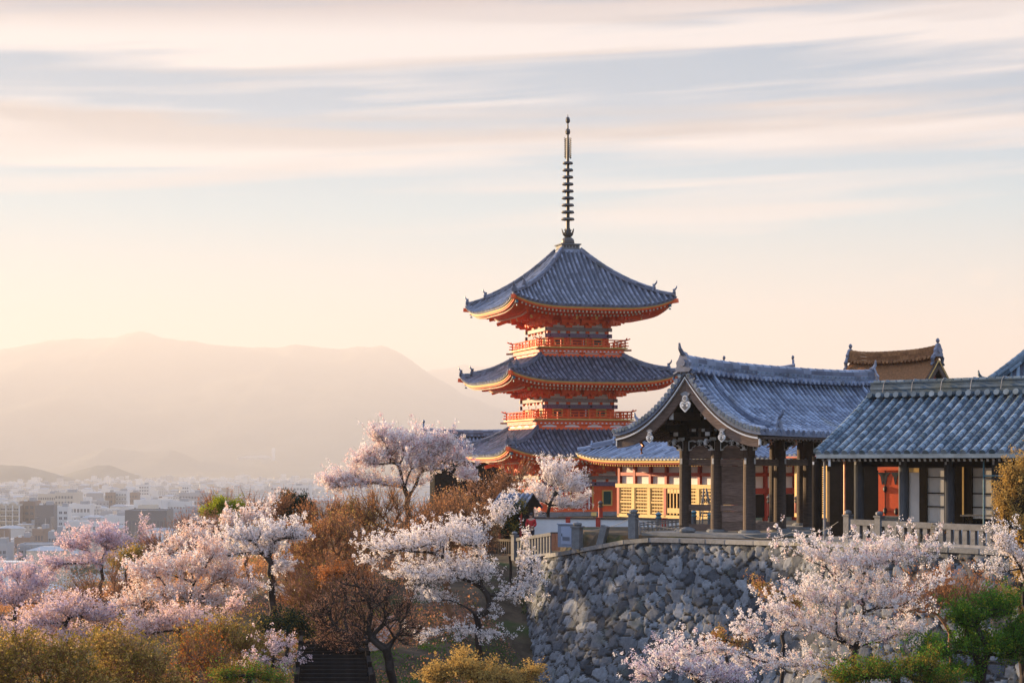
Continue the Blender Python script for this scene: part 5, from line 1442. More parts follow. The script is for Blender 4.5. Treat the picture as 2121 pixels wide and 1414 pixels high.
leafy('evergreen_tree', 'dark pine-like tree beside the small hut at the left fence', 'tree', 96, [(1050, 1070, 22, 16), (1070, 1055, 20, 14), (1035, 1090, 22, 12), (1062, 1088, 18, 14)], (1058, 1130), 'leaf_dark', 130, 87, per=14, size=.075, mixleaf=('leaf_olive', .35))
leafy(SH, 'mossy green shrub on top of the wall under the right fence', 'shrub', 70, [(1960, 1200, 44, 16), (2010, 1190, 34, 16), (2050, 1210, 40, 20), (1900, 1215, 30, 14)], (1970, 1265), 'leaf_olive', 190, 89, per=10, size=.055, mixleaf=('bud_brown', .3))

leafy('budding_tree', 'gold-olive tree in young leaf behind the rust-red budding tree', 'tree', 93, [(760, 1075, 34, 24), (730, 1060, 26, 16), (770, 1105, 30, 20)], (755, 1150), 'leaf_gold', 150, 91, per=8, size=.08, mixleaf=('leaf_olive', .4))
leafy('budding_tree', 'orange-gold leafy tree under the dark evergreen on the ridge', 'tree', 98, [(590, 1095, 36, 14), (550, 1085, 30, 14), (640, 1100, 30, 16)], (595, 1150), 'leaf_gold', 170, 93, per=8, size=.08, mixleaf=('leaf_orange', .5))
leafy(SH, 'olive-gold shrub between the far left cherries', 'shrub', 92, [(270, 1150, 30, 16), (250, 1165, 26, 14)], (262, 1215), 'leaf_gold', 110, 95, per=8, size=.08, mixleaf=('leaf_olive', .5))
leafy(SH, 'rusty orange shrub beside the path above the steps', 'shrub', 80, [(720, 1180, 40, 18), (680, 1190, 36, 16), (750, 1200, 30, 16)], (715, 1245), 'leaf_orange', 150, 97, per=7, size=.07, mixleaf=('bud_rust', .6))
# ---- undergrowth nobody could count
def undergrowth():
    rng = np.random.default_rng(99); n = 75000
    x = rng.uniform(-38, 30, n); y = rng.uniform(46, 128, n)
    d, _ = wall_dist(x, y); keep = (d < -3.2); x, y = x[keep], y[keep]
    # clumps
    dens = fbm(x, y, 8, 4, .5); keep = dens > -.25; x, y = x[keep], y[keep]
    stairs = (np.abs((x - (690 - CX) / F * y)) < 1.7) & (y < 80); x, y = x[~stairs], y[~stairs]
    z = ground_z(x, y); h = .5 + .9 * np.clip(fbm(x, y, 12, 3, .35), 0, 1)
    rep = 7; X = np.repeat(x, rep) + rng.normal(0, .16, len(x) * rep); Y = np.repeat(y, rep) + rng.normal(0, .16, len(x) * rep)
    Z = np.repeat(z, rep) + rng.random(len(x) * rep) * np.repeat(h, rep) * 1.5
    V, Q = petals(np.stack([X, Y, Z], 1), .10, rng)
    kind = np.clip((fbm(x, y, 21, 3, .22) * 1.4 + 1.4 + rng.normal(0, .4, len(x))), 0, 3.99).astype(int)
    np_mesh('undergrowth', V, Q, [M['bud_brown'], M['bud_plum'], M['leaf_olive'], M['bud_rust']], tone=rng.random(len(Q)), mi=np.repeat(kind, rep), kind='stuff')
    m = 9000; x = rng.uniform(-12, 4, m); y = rng.uniform(60, 92, m); d, _ = wall_dist(x, y); k = (d < -2.6) & (fbm(x, y, 31, 3, .5) > -.1); x, y = x[k], y[k]
    z = ground_z(x, y); rep = 6
    X = np.repeat(x, rep) + rng.normal(0, .10, len(x) * rep); Y = np.repeat(y, rep) + rng.normal(0, .10, len(x) * rep); Z = np.repeat(z, rep) + rng.random(len(X)) * .14
    V, Q = petals(np.stack([X, Y, Z], 1), .07, rng)
    np_mesh('grass', V, Q, M['leaf_green'], tone=rng.random(len(Q)) * .6, kind='stuff')
undergrowth()
# ================================================================== the hazy city on the plain
def facade(name, wall, glass, pw=3.2, ph=3.1):
    """wall with a regular grid of dark openings, laid out in the building's own coordinates"""
    m = bpy.data.materials.new(name); m.use_nodes = True; nt = m.node_tree; nt.nodes.clear(); N = nt.nodes.new; L = nt.links.new
    out = N('ShaderNodeOutputMaterial'); b = N('ShaderNodeBsdfPrincipled'); L(b.outputs[0], out.inputs[0]); b.inputs['Roughness'].default_value = .7
    tc = N('ShaderNodeTexCoord'); sp = N('ShaderNodeSeparateXYZ'); L(tc.outputs['Object'], sp.inputs[0])
    def mt(op, a, b_=None):
        n = N('ShaderNodeMath'); n.operation = op
        for i, v in enumerate((a, b_)):
            if v is None: continue
            if isinstance(v, (int, float)): n.inputs[i].default_value = v
            else: L(v, n.inputs[i])
        return n.outputs[0]
    h = mt('FRACT', mt('DIVIDE', mt('ADD', mt('ADD', sp.outputs[0], sp.outputs[1]), 500.0), pw)); v = mt('FRACT', mt('DIVIDE', mt('ADD', sp.outputs[2], 100.0), ph))
    w = mt('MULTIPLY', mt('MULTIPLY', mt('GREATER_THAN', h, .3), mt('LESS_THAN', h, .78)), mt('MULTIPLY', mt('GREATER_THAN', v, .38), mt('LESS_THAN', v, .80)))
    ge = N('ShaderNodeNewGeometry'); sn = N('ShaderNodeSeparateXYZ'); L(ge.outputs['Normal'], sn.inputs[0])
    w = mt('MULTIPLY', w, mt('LESS_THAN', mt('ABSOLUTE', sn.outputs[2]), .5))
    at = N('ShaderNodeAttribute'); at.attribute_name = 'tone'
    mx = N('ShaderNodeMix'); mx.data_type = 'RGBA'; L(at.outputs['Fac'], mx.inputs[0]); mx.inputs[6].default_value = (*[c * .72 for c in wall], 1); mx.inputs[7].default_value = (*wall, 1)
    m2 = N('ShaderNodeMix'); m2.data_type = 'RGBA'; L(w, m2.inputs[0]); L(mx.outputs[2], m2.inputs[6]); m2.inputs[7].default_value = (*glass, 1)
    L(m2.outputs[2], b.inputs['Base Color']); return m
M['fac_white'] = facade('pale_facade', (.58, .55, .52), (.16, .16, .18))
M['fac_grey'] = facade('grey_facade', (.34, .33, .34), (.10, .10, .12), 3.6, 3.3)
M['fac_brown'] = facade('brown_facade', (.24, .16, .12), (.07, .06, .06), 3.0, 3.0)
M['fac_tan'] = facade('tan_facade', (.46, .38, .30), (.13, .11, .11), 3.4, 3.0)
M['c_white'] = mat('white_render', (.50, .48, .46), (.64, .61, .59), .8)
M['c_grey'] = mat('grey_concrete', (.28, .27, .28), (.36, .35, .36), .8)
M['c_dark'] = mat('dark_cladding', (.10, .095, .10), (.14, .13, .135), .6)
M['c_brown'] = mat('brown_brick', (.20, .135, .10), (.26, .18, .14), .8)
M['c_tan'] = mat('tan_render', (.44, .37, .30), (.52, .45, .37), .8)
M['glass'] = mat('dark_window', (.05, .05, .06), (.10, .10, .12), .25, spec=.6)
M['roofgrey'] = mat('flat_roof', (.30, .29, .30), (.42, .41, .41), .8)
ZP = -62.0
WIN = {}
def city_block(label, px0, px1, ytop, D, wall, cols=6, rows=5, rz=0.0, depth=16, balc=False, roofbox=True, name='apartment_block', side=None, band=False, arch=False, cat='building', first=0.10, winmat='glass'):
    x0, x1 = (px0 - CX) / F * D, (px1 - CX) / F * D; top = (HZ - ytop) / F * D; H = top - ZP; W_ = x1 - x0
    root = thing(name, label, cat, ((x0 + x1) / 2, D, ZP), rz)
    b = MB(int(abs(px0)) + 3); b.m = 0; b.box((0, depth / 2, H / 2), (W_, depth, H), tone=.6)
    if side: b.m = 1; b.box((W_ / 2 + .1, depth / 2, H / 2 - .2), (.3, depth - .4, H - .6), tone=.5)
    b.build('wall', [M[wall], M[side or wall]], root)
    r = MB(4); r.m = 0
    r.box((0, depth / 2, H + .15), (W_ - .8, depth - .8, .3), tone=.5); r.m = 1
    for a, bb, c, d in ((0, .15, W_, .3), (0, depth - .15, W_, .3)): r.box((a, bb, H + .45), (c, d, .9), tone=.7)
    for a in (-W_ / 2 + .15, W_ / 2 - .15): r.box((a, depth / 2, H + .45), (.3, depth - .6, .9), tone=.7)
    r.build('roof', [M['roofgrey'], M[wall]], root)
    if roofbox:
        q = MB(5); q.box((W_ * .2, depth * .5, H + 1.7), (min(W_ * .35, 7), depth * .35, 3.0), tone=.4)
        q.tube([(W_ * .2, depth * .5, H + 3), (W_ * .2, depth * .5, H + 6.5)], .12, 4); q.build('plant_room', M['c_grey'], root)
        q = MB(6); q.box((-W_ * .25, depth * .4, H + .9), (min(W_ * .18, 3), 3, 1.5), tone=.8); q.build('water_tank', M['c_white'], root)
    vis = min(H * .96, 34)
    cw, rh = W_ / cols, vis / rows
    for i in range(cols):
        for j in range(rows):
            key = (round(cw, 1), round(rh, 1), balc, winmat)
            if key not in WIN:
                w = MB(6); w.m = 0; w.box((0, -.06, 0), (cw * .62, .1, rh * .46))
                w.m = 1; w.box((0, -.1, -rh * .26), (cw * .7, .12, rh * .06)); w.box((0, -.125, 0), (cw * .05, .04, rh * .46))
                if balc: w.m = 1; w.box((0, -.75, -rh * .30), (cw * .92, 1.4, .15)); w.box((0, -1.4, -rh * .17), (cw * .92, .12, rh * .26))
                WIN[key] = w.build('balcony_window' if balc else 'window', [M[winmat], M[wall]], root)
                o = WIN[key]
            else:
                o = link('balcony_window' if balc else 'window', WIN[key].data, root)
            o.location = (-W_ / 2 + (i + .5) * cw, 0, H - 1.2 - (j + .5) * rh)
    if band:
        q = MB(7)
        for i in range(cols + 1): q.box((-W_ / 2 + i * cw * .999, -.8, H / 2), (.5, 1.5, H), tone=.6)
        q.build('pier', M[band if isinstance(band, str) else wall], root)
    if arch:
        for c in (-W_ * .25, W_ * .25):
            q = MB(8); n = 10; w2 = W_ * .2
            q.plate([(w2 * math.cos(math.pi * k / n), w2 * .9 * math.sin(math.pi * k / n)) for k in range(n + 1)] + [(-w2 * .72 * math.cos(math.pi * k / n), w2 * .62 * math.sin(math.pi * k / n)) for k in range(n + 1)], 1.2, ((c, -.7, H + .0), (1, 0, 0), (0, 0, 1)))
            q.build('roof_arch', M['c_white'], root)
    return root
CB = city_block
CB('apartment tower with twin roof arches and stacked balconies at the left edge of the city', -14, 40, 1046, 1250, 'c_tan', 4, 9, R(4), 26, True, side='c_brown', band='c_white', arch=True, roofbox=False)
CB('brown windowless-looking wing of the apartment tower, beside its balconies', 40.5, 71, 1040, 1262, 'c_brown', 3, 8, R(4), 24, False)
CB('dark tall box-like block with hardly any windows, right of the arched tower', 73, 111, 1048, 1210, 'c_dark', 4, 1, R(8), 22)
CB('lower dark-clad block with a few lit windows on its right half', 72, 104, 1074, 1120, 'c_dark', 5, 7, R(8), 20, roofbox=False)
CB('stepped tan office block rising behind the white buildings', 113, 152, 1021, 1640, 'c_tan', 6, 7, R(-6), 26)
CB('wide tan block with orange-brown top storey left of the stepped office block', 78, 116, 1024, 1750, 'c_tan', 8, 6, R(-4), 24, side='c_brown')
CB('white wide block with rooftop machinery behind the lilac cherry', 136, 214, 1082, 1150, 'c_white', 10, 5, R(7), 26, False)
CB('tall narrow white block with a ribbed corner', 111, 140, 1052, 1260, 'c_white', 3, 8, R(7), 24)
CB('white block with round tank on its roof in the city centre', 138, 186, 1046, 1420, 'c_white', 7, 5, R(5), 24)
CB('long dark-grey block with a flat roof above the blossoms', 259, 345, 1059, 1080, 'c_dark', 12, 2, R(3), 30, roofbox=False)
CB('second long grey block, paler, continuing right of the dark one', 310, 425, 1058, 1190, 'c_grey', 14, 2, R(3), 30)
CB('grey-white low block under the long dark one', 216, 262, 1070, 1230, 'c_white', 8, 2, R(6), 26)
CB('brown slab with a white stepped neighbour on its right', 218, 233, 1021, 1900, 'c_brown', 3, 6, R(3), 20)
CB('white stepped office between two brown slabs', 234, 262, 1018, 1920, 'c_white', 5, 7, R(3), 22, balc=True)
CB('reddish-brown block right of the white stepped office', 262, 284, 1021, 1980, 'c_brown', 4, 6, R(3), 22)
CB('long cream hall with a slightly curved roofline', 276, 334, 1037, 1500, 'c_white', 8, 2, R(-5), 30, roofbox=False)
CB('tan round-roofed low block before the cream hall', 286, 322, 1048, 1400, 'c_tan', 6, 2, R(4), 20, roofbox=False)
CB('white slab tower standing clear of the other roofs', 377, 391, 1005, 2300, 'c_white', 3, 8, R(2), 18, roofbox=False)
CB('sloping-sided grey block right of the white slab tower', 370, 421, 1022, 1800, 'c_grey', 8, 6, R(-8), 24)
CB('white apartment block right of centre in the hazy city', 288, 308, 1004, 2400, 'c_white', 4, 8, R(5), 20)
CB('dark brown block with a pitched top at the far left bottom', -20, 17, 1100, 900, 'c_brown', 5, 6, R(12), 18, roofbox=False)
CB('brick-brown flats behind the balconied grey block', 30, 62, 1116, 960, 'c_brown', 5, 5, R(8), 18)
CB('grey block with long balcony rows low at the left', 38, 104, 1130, 860, 'c_grey', 5, 6, R(6), 20, True, roofbox=False, band='c_grey')
CB('pale grey block beside the balconied one, half behind the blossoms', 100, 131, 1104, 930, 'c_grey', 5, 5, R(10), 18)
CB('small terracotta block with a white chimney stack', 66, 90, 1098, 1010, 'c_brown', 4, 4, R(-8), 16)
CB('grey balcony block cut by the left edge above the pink cherry', -30, 13, 1129, 840, 'c_grey', 5, 5, R(4), 18, True)
CB('white low block left of the lime bush', 340, 396, 1040, 1520, 'c_white', 9, 3, R(4), 24)
CB('wide pale block at the right end of the visible city', 560, 640, 1006, 2500, 'c_white', 12, 5, R(-3), 30)

def stadium():
    D = 8050; p = P(527, 951, D)
    root = thing('hilltop_hall', 'long white hall with a slim white tower on the far hillside', 'building', p, R(4))
    k = D / F
    m = MB(1); L_, h = 70 * k, 9 * k
    m.plate([(-L_ / 2, 0), (L_ / 2, 0), (L_ / 2, h * .7), (L_ * .3, h), (-L_ * .2, h * .85), (-L_ / 2, h * .35)], 40, ((0, 0, 0), (1, 0, 0), (0, 0, 1))); m.build('wall', M['c_white'], root)
    t = MB(2); t.box((39 * k, 0, 10 * k), (7 * k, 12, 26 * k)); t.box((39 * k, 0, 23.5 * k), (4 * k, 8, 2 * k)); t.build('tower', M['c_white'], root)
    r = MB(3); r.box((0, 0, h * .2), (L_ * .9, 40.4, h * .12)); r.build('window_band', M['glass'], root)
stadium()

def fill_city():
    rng = random.Random(5); cells = {}
    kinds = [('fac_white', 'tiny pale block among the hundreds of the hazy city', 'pale hazy city blocks', .62), ('fac_grey', 'tiny grey block among the hundreds of the hazy city', 'grey hazy city blocks', .14),
             ('fac_tan', 'tiny tan block among the hundreds of the hazy city', 'tan hazy city blocks', .14), ('fac_brown', 'tiny brown block among the hundreds of the hazy city', 'brown hazy city blocks', .10)]
    n = 0; tries = 0; protos = {}
    while n < 285 and tries < 6000:
        tries += 1
        D = 980 * (4.6 ** (rng.random() ** .9)); px = rng.uniform(-30, 720)
        if D < 1300 and px > 440: continue
        x = (px - CX) / F * D; c = (int(x // 34), int(D // 40))
        if c in cells: continue
        cells[c] = 1; n += 1
        r = rng.random(); acc = 0
        for kd in kinds:
            acc += kd[3]
            if r < acc: break
        v = rng.randrange(7); key = (kd[0], v)
        if key not in protos:
            w, d, h = rng.uniform(12, 30), rng.uniform(11, 20), rng.uniform(7, 19) * (1.7 if v == 6 else 1)
            b = MB(v + 3); b.m = 0; b.box((0, 0, h / 2), (w, d, h)); b.m = 1; b.box((0, 0, h + .2), (w + .5, d + .5, .4), tone=.6)
            b.box((w * .22, 0, h + 1.6), (w * .28, d * .4, 2.4)); b.box((-w * .25, d * .1, h + 1.0), (w * .16, d * .2, 1.2))
            b.tube([(w * .22, 0, h + 2.8), (w * .22, 0, h + 5)], .12, 4)
            if v in (2, 4): b.m = 0; b.box((-w * .2, -d * .1, h + 2.2), (w * .5, d * .6, 4.0))
            o = b.build('city_building', [M[kd[0]], M['roofgrey']]); protos[key] = o
        else:
            o = link('city_building', protos[key].data)
        o.location = (x, D, ZP); o.rotation_euler = (0, 0, R(rng.uniform(-14, 14) + rng.choice((0, 90)))); tag(o, kd[1], 'building', kd[2])
    # the countless far roofs as one mass
    mb = MB(77); mm = {'fac_white': 0, 'fac_grey': 1, 'fac_tan': 2}
    for i in range(9000):
        D = 620 * (11 ** (rng.random() ** .65)); px = rng.uniform(-160, 1050)
        if D < 1050 and px > 110: continue
        if D < 1500 and px > 480: continue
        x = (px - CX) / F * D; w, d, h = rng.uniform(7, 22), rng.uniform(7, 16), rng.uniform(4, 11) * (1 if rng.random() < .9 else 2.2)
        mb.m = rng.choice((0, 0, 0, 0, 1, 2)); rz = R(rng.uniform(-15, 15))
        mb.box((x, D, ZP + h / 2), (w, d, h), rz); 
        if rng.random() < .5: mb.m = 3; mb.box((x, D, ZP + h + .9), (w * 1.05, d * 1.05, 1.8), rz, taper=.35)
    mb.build('distant_city', [M['c_white'], M['c_grey'], M['c_tan'], M['roofgrey']], kind='stuff')
    # tree clumps between the roofs
    NRg = np.random.default_rng(3); C = []
    for i in range(420):
        D = 1000 * (4.2 ** NRg.random()); px = NRg.uniform(-60, 900); C.append(np.array([(px - CX) / F * D, D, ZP + 2.5]) + NRg.normal(0, 1, (40, 3)) * np.array([7, 4, 2.2]))
    V, Q = petals(np.concatenate(C), 3.2, NRg); np_mesh('city_trees', V, Q, M['leaf_dark'], tone=NRg.random(len(Q)), kind='stuff')
fill_city()
# ================================================================== fences, posts, people and small things on the terrace
def on_wall(s_frac_px, back=.45):
    """a point just behind the wall's top edge, under a given photo column"""
    k = np.argmin(np.abs(_wp[:, 0] / _wp[:, 1] * F + CX - s_frac_px) + np.where((_wp[:, 1] > 100) | (_ws < 20), 1e6, 0))
    return Vector((_wp[k, 0] - _wn[k, 0] * back, _wp[k, 1] - _wn[k, 1] * back, _wp[k, 2] + .0))
def fence(name, label, a, b, h, n, posts, m, pick=(.19, .16), rail=(.2, .2), foot=.0, z0=.08):
    a, b = Vector(a), Vector(b); root = thing(name, label, 'fence', a); d = b - a; rz = math.atan2(d.y, d.x); L_ = math.hypot(d.x, d.y); sl = d.z / L_
    def at(t, z): return Vector((d.x * t, d.y * t, d.z * t + z))
    r = MB(1); r.bar(at(0, h - rail[1] / 2), at(1, h - rail[1] / 2), rail[0], rail[1]); r.build('top_rail', M[m], root)
    r = MB(2); r.bar(at(0, z0), at(1, z0), rail[0] * 1.1, rail[1] * .7); r.build('bottom_rail', M[m], root)
    first = None
    for i in range(n):
        t = (i + .5) / n; zb, zt = z0 + rail[1] * .35, h - rail[1]
        if first is None:
            p = MB(3); p.box((0, 0, (zb + zt) / 2), (pick[0], pick[1], zt - zb)); first = p.build('baluster', M[m], root); o = first
        else: o = link('baluster', first.data, root)
        o.location = at(t, 0); o.rotation_euler = (0, 0, rz)
    for t in posts:
        q = MB(4); q.box((0, 0, h / 2 + .06), (.27, .27, h + .12)); q.box((0, 0, h + .15), (.34, .34, .07)); q.lathe([(.10, h + .18), (.15, h + .24), (.14, h + .32), (.02, h + .36)], n=8)
        o = q.build('post', M[m], root); o.location = at(t, 0); o.rotation_euler = (0, 0, rz)
    return root
p0, p1 = on_wall(1742, .35), on_wall(2080, .35); p1.z -= .05
fence('stone_fence', 'grey fence of stout upright bars along the wall top before the corridor', p0, p1, .92, 21, (.0, .205), 'grey_wood', (.20, .16), (.22, .22))
p2 = on_wall(2300, .35)
fence('stone_fence', 'further run of the same grey fence, half lost behind gold leaves', p1 + Vector((.2, -.15, -.02)), p2, .92, 9, (), 'grey_wood', (.20, .16), (.22, .22))
a, b = P(1143, 1149, 90.6), P(1066, 1160, 93.5)
fence('wooden_fence', 'dark upright-bar fence with a slanted end left of the grey metal cabinet', a, b, 1.12, 13, (1.0,), 'grey_wood', (.11, .10), (.16, .16))
a2, b2 = P(1062, 1152, 95), P(1010, 1150, 98)
fence('wooden_fence', 'low lattice-topped fence running behind the white cherry towards the hut', a2, b2, .9, 12, (), 'old_wood', (.08, .08), (.12, .12))
# small open lattice fence beside the gate
def lattice_fence():
    a, b = P(1325, 1106, 84.4), P(1416, 1098, 87.5); root = thing('lattice_fence', 'low grey fence of crossed square bars at the left foot of the gate', 'fence', a); d = b - a
    r = MB(1)
    for z in (.06, .22, .42, .52): r.bar(d * 0 + Vector((0, 0, z)), d + Vector((0, 0, z + .02)), .06, .06)
    r.build('rail', M['grey_wood'], root); r = MB(2)
    for i in range(12): r.box(tuple(d * (i / 11) + Vector((0, 0, .28))), (.07, .07, .58))
    r.build('bar', M['grey_wood'], root)
lattice_fence()
def stone_post(label, px, pyb, pyt, Y, w, lean=0.0, cap=True):
    p = P(px, pyb, Y); h = (pyb - pyt) / F * Y; root = thing('stone_post', label, 'post', p, R(-30))
    m = MB(3); m.bar((0, 0, -.1), (lean, 0, h), w, w, (0, 1, 0)); m.build('shaft', M['granite'], root)
    if cap:
        m = MB(4); m.box((lean, 0, h + .03), (w * 1.25, w * 1.25, .08)); m.lathe([(w * .42, h + .07), (w * .56, h + .14), (w * .5, h + .22), (.02, h + .27)], (lean, 0, 0), 10); m.build('cap', M['granite'], root)
    return root
stone_post('stout stone post with a rounded cap right of the grey metal cabinet', 1196, 1132, 1092, 86.6, .40)
stone_post('tall square stone post with a flat cap at the corner of the wall', 1312, 1110, 1066, 83.6, .36)
stone_post('leaning capless stone post between the two capped ones', 1244, 1124, 1088, 85.3, .32, .26, False)
def rope(label, pts, r=.011):
    o = Vector(pts[0]); m = MB(2); q = []
    for i in range(len(pts) - 1):
        a, b = Vector(pts[i]) - o, Vector(pts[i + 1]) - o
        for k in range(8):
            t = k / 8; q.append(a + (b - a) * t - Vector((0, 0, .5 * (b - a).length * .10 * (4 * t * (1 - t)))))
    q.append(Vector(pts[-1]) - o); m.tube(q, r, 5)
    ob = m.build('rope', M['granite']); ob.location = o; tag(ob, label, 'rope')
rope('pale rope sagging between the capped stone posts', [P(1202, 1094, 86.6), P(1252, 1092, 85.3), P(1308, 1070, 83.6)])
rope('long pale rope drooping from the corner post past the gate to the grey fence', [P(1316, 1072, 83.4), P(1420, 1094, 81.0), P(1540, 1108, 79.6), P(1640, 1102, 76.2), P(1736, 1080, 71.4)])
# white plastered wall with red posts and brown base
def white_wall():
    a, b = P(1108, 1116, 97.5), P(1424, 1112, 94.5); root = thing('plaster_wall', 'low white plaster wall with red posts and a brown base below the pagoda', 'wall', a); d = b - a; d.z = 0; rz = math.atan2(d.y, d.x); L_ = d.length
    w = MB(1); w.m = 0; w.X = RZ(rz); w.box((L_ / 2, 0, .62), (L_, .22, .98)); w.m = 1; w.box((L_ / 2, 0, .0), (L_ + .05, .26, .42)); w.m = 2; w.box((L_ / 2, 0, 1.14), (L_ + .1, .34, .07))
    w.build('plaster_panel', [M['plaster'], M['copper'], M['old_wood']], root)
    for px in (1180, 1243, 1378):
        t = (px - 1108) / 316; q = MB(2); q.X = RZ(rz); q.box((L_ * t, -.02, .55), (.24, .30, 1.3)); q.build('post', M['dull_red'], root)
white_wall()
def cabinet():
    p = P(1174, 1132, 88.2); root = thing('cabinet', 'blue-grey metal cabinet standing beside the capped stone post', 'cabinet', p, R(-18)); h = 1.08
    m = MB(1); m.box((0, 0, h / 2), (.74, .55, h)); m.box((0, 0, h + .03), (.82, .63, .06)); m.build('body', mat('blue_grey_metal', (.22, .25, .33), (.26, .30, .38), .45, 3, .1), root)
    m = MB(2); m.m = 0; m.box((.05, -.285, h * .52), (.50, .02, h * .78)); m.m = 1
    for k in range(5): m.box((.05, -.30, h * .3 + k * .04), (.36, .012, .014))
    m.box((-.16, -.31, h * .55), (.02, .03, .14)); m.build('door', [mat('pale_blue_panel', (.30, .34, .46), (.34, .38, .50), .4), M['black_iron']], root)
cabinet()
def warm_panel(label, px0, px1, y0, y1, Y, rz=-14):
    a, b = P(px0, y1, Y), P(px1, y1, Y); h = (y1 - y0) / F * Y; root = thing('board_panel', label, 'panel', (a + b) / 2, R(rz)); L_ = (b - a).length
    m = MB(1); n = max(2, int(L_ / .3))
    for i in range(n): m.box((-L_ / 2 + (i + .5) * L_ / n, 0, h / 2), (L_ / n - .015, .06, h))
    m.build('boards', M['copper'], root); m = MB(2); m.box((0, 0, h + .03), (L_ + .06, .12, .06)); m.build('cap_rail', M['old_wood'], root)
warm_panel('orange-brown board panel left of the metal cabinet', 1142, 1160, 1104, 1140, 89.5)
warm_panel('orange-brown board panel right of the capped stone post', 1206, 1236, 1114, 1130, 87.8)
# railing posts with onion caps by the hall steps
def finial_post(label, px, pyb, pyt, Y, red=False):
    p = P(px, pyb, Y); h = (pyb - pyt) / F * Y; root = thing('railing_post', label, 'post', p)
    m = MB(1); m.tube([(0, 0, 0), (0, 0, h * .62)], .13, 10); m.build('shaft', M['dull_red'] if red else M['grey_wood'], root)
    m = MB(2); m.lathe([(.15, h * .6), (.16, h * .68), (.11, h * .72), (.12, h * .78), (.17, h * .86), (.12, h * .94), (.02, h)], n=10); m.build('onion_cap', M['verdigris'] if not red else M['bronze'], root)
finial_post('dark green onion-capped post on the white wall left of the gate', 1364, 1094, 1060, 92)
finial_post('onion-capped post seen left of the ladder through the gate', 1437, 1090, 1056, 93)
finial_post('onion-capped post seen right of the ladder through the gate', 1471, 1090, 1062, 93)
finial_post('red railing post with a dark cap framed by the gate side opening', 1594, 1068, 1024, 96, True)
finial_post('red railing post with a dark cap beside the annex lattice', 1651, 1062, 1026, 96, True)
finial_post('red railing post with a dark cap at the pagoda corner', 1244, 1072, 1036, 108, True)
def ladder():
    p = P(1460, 1088, 93.5); root = thing('stepladder', 'spindly grey stepladder standing behind the open bay of the gate', 'ladder', p, R(12)); h = 1.9
    for s in (-1, 1):
        m = MB(1); m.bar((-.32, s * .28 - .3, 0), (-.06, 0, h), .05, .05); m.bar((.32, s * .28 - .3, 0), (.06, 0, h), .05, .05) if s > 0 else m.bar((.32, -.6, 0), (.06, -.05, h), .05, .05); m.build('leg', M['grey_wood'], root)
    m = MB(2)
    for k in range(1, 6): t = k / 6; m.bar((-.32 + .26 * t, -.29, h * t), (.32 - .26 * t, -.29, h * t), .04, .06)
    m.build('rung', M['grey_wood'], root)
ladder()
def cloth_heap(name, label, cat, p, sx, sy, h, m, seed=1, rz=0):
    rng = np.random.default_rng(seed); n = 22; rows = []
    for i in range(n):
        r = []
        for j in range(n):
            u, v = i / (n - 1) * 2 - 1, j / (n - 1) * 2 - 1; q = max(0, 1 - (abs(u) ** 3 + abs(v) ** 3))
            r.append(Vector((u * sx / 2, v * sy / 2, h * q ** .6 * (.75 + .25 * math.sin(7 * u + 3 * v + seed) * math.cos(9 * v - 2 * u)))))
        rows.append(r)
    mb = MB(1); mb.grid(rows); o = mb.build(name, M[m], smooth=True); o.location = p; o.rotation_euler = (0, 0, rz); tag(o, label, cat)
cl = Matrix.Translation((12.1, 73.0, 0)) @ RZ(R(-40))
cloth_heap('tarpaulin', 'white tarpaulin bundled behind the grey fence under the corridor', 'tarpaulin', cl @ Vector((6.3, .35, -3.05)), 1.9, .8, .75, 'white_trim', 2, R(-40))
M['blue_cloth'] = mat('navy_cloth', (.012, .016, .09), (.02, .026, .13), .8, 8, .2)
cloth_heap('blanket', 'navy blue cloth laid over the corridor rail by the red door', 'cloth', cl @ Vector((1.95, 1.24, -2.33)), .8, .3, .10, 'blue_cloth', 3, R(-40))
cloth_heap('sack', 'grey bag slumped on the gate floor between two posts', 'bag', P(1580, 1096, 86), .9, .5, .42, 'grey_wood', 5)
# horizontal table edge and lamps under the corridor
def table():
    o = cl @ Vector((6.0, 2.9, -3.3)); root = thing('table', 'dark table with a pale top under the right end of the corridor', 'table', o, R(-40))
    m = MB(1); m.box((0, 0, 1.28), (2.1, .7, .06)); m.build('top', M['grey_wood'], root)
    for a in (-.95, .95):
        for b_ in (-.28, .28): m = MB(2); m.box((a, b_, .62), (.08, .08, 1.25)); m.build('leg', M['dark_wood'], root)
    m = MB(3); m.box((0, .05, .9), (1.8, .5, .5)); m.build('drawer_box', M['dark_wood'], root)
table()
# hut and person at the left fence
def hut():
    p = P(1070, 1118, 99); root = thing('hut', 'small dark timber hut with a grey tiled roof left of the white wall', 'hut', p, R(-20))
    m = MB(1); m.box((0, .9, .9), (1.3, .1, 1.8)); m.box((-.62, 0, .9), (.1, 1.8, 1.8)); m.box((.62, 0, .9), (.1, 1.8, 1.8)); m.build('wall', M['dark_wood'], root)
    r = MB(2)
    roof_face(r, lambda x, v: Vector((x, -1.5 + 1.5 * v, 1.75 + .75 * v)), frange(-.9, .9, .25), lambda x: 1.0, 5, .07); roof_face(r, lambda x, v: Vector((x, 1.5 - 1.5 * v, 1.75 + .75 * v)), frange(-.9, .9, .25), lambda x: 1.0, 5, .07)
    r.build('roof', [M['tile_dark'], M['tile_bed']], root)
    for x in (-.6, .6): m = MB(3); m.tube([(x, -1.0, 0), (x, -1.0, 1.95)], .07, 8); m.build('post', M['dull_red'], root)
    m = MB(4); m.box((0, -.2, -.15), (1.7, 2.6, .3)); m.build('floor', M['old_wood'], root)
hut()
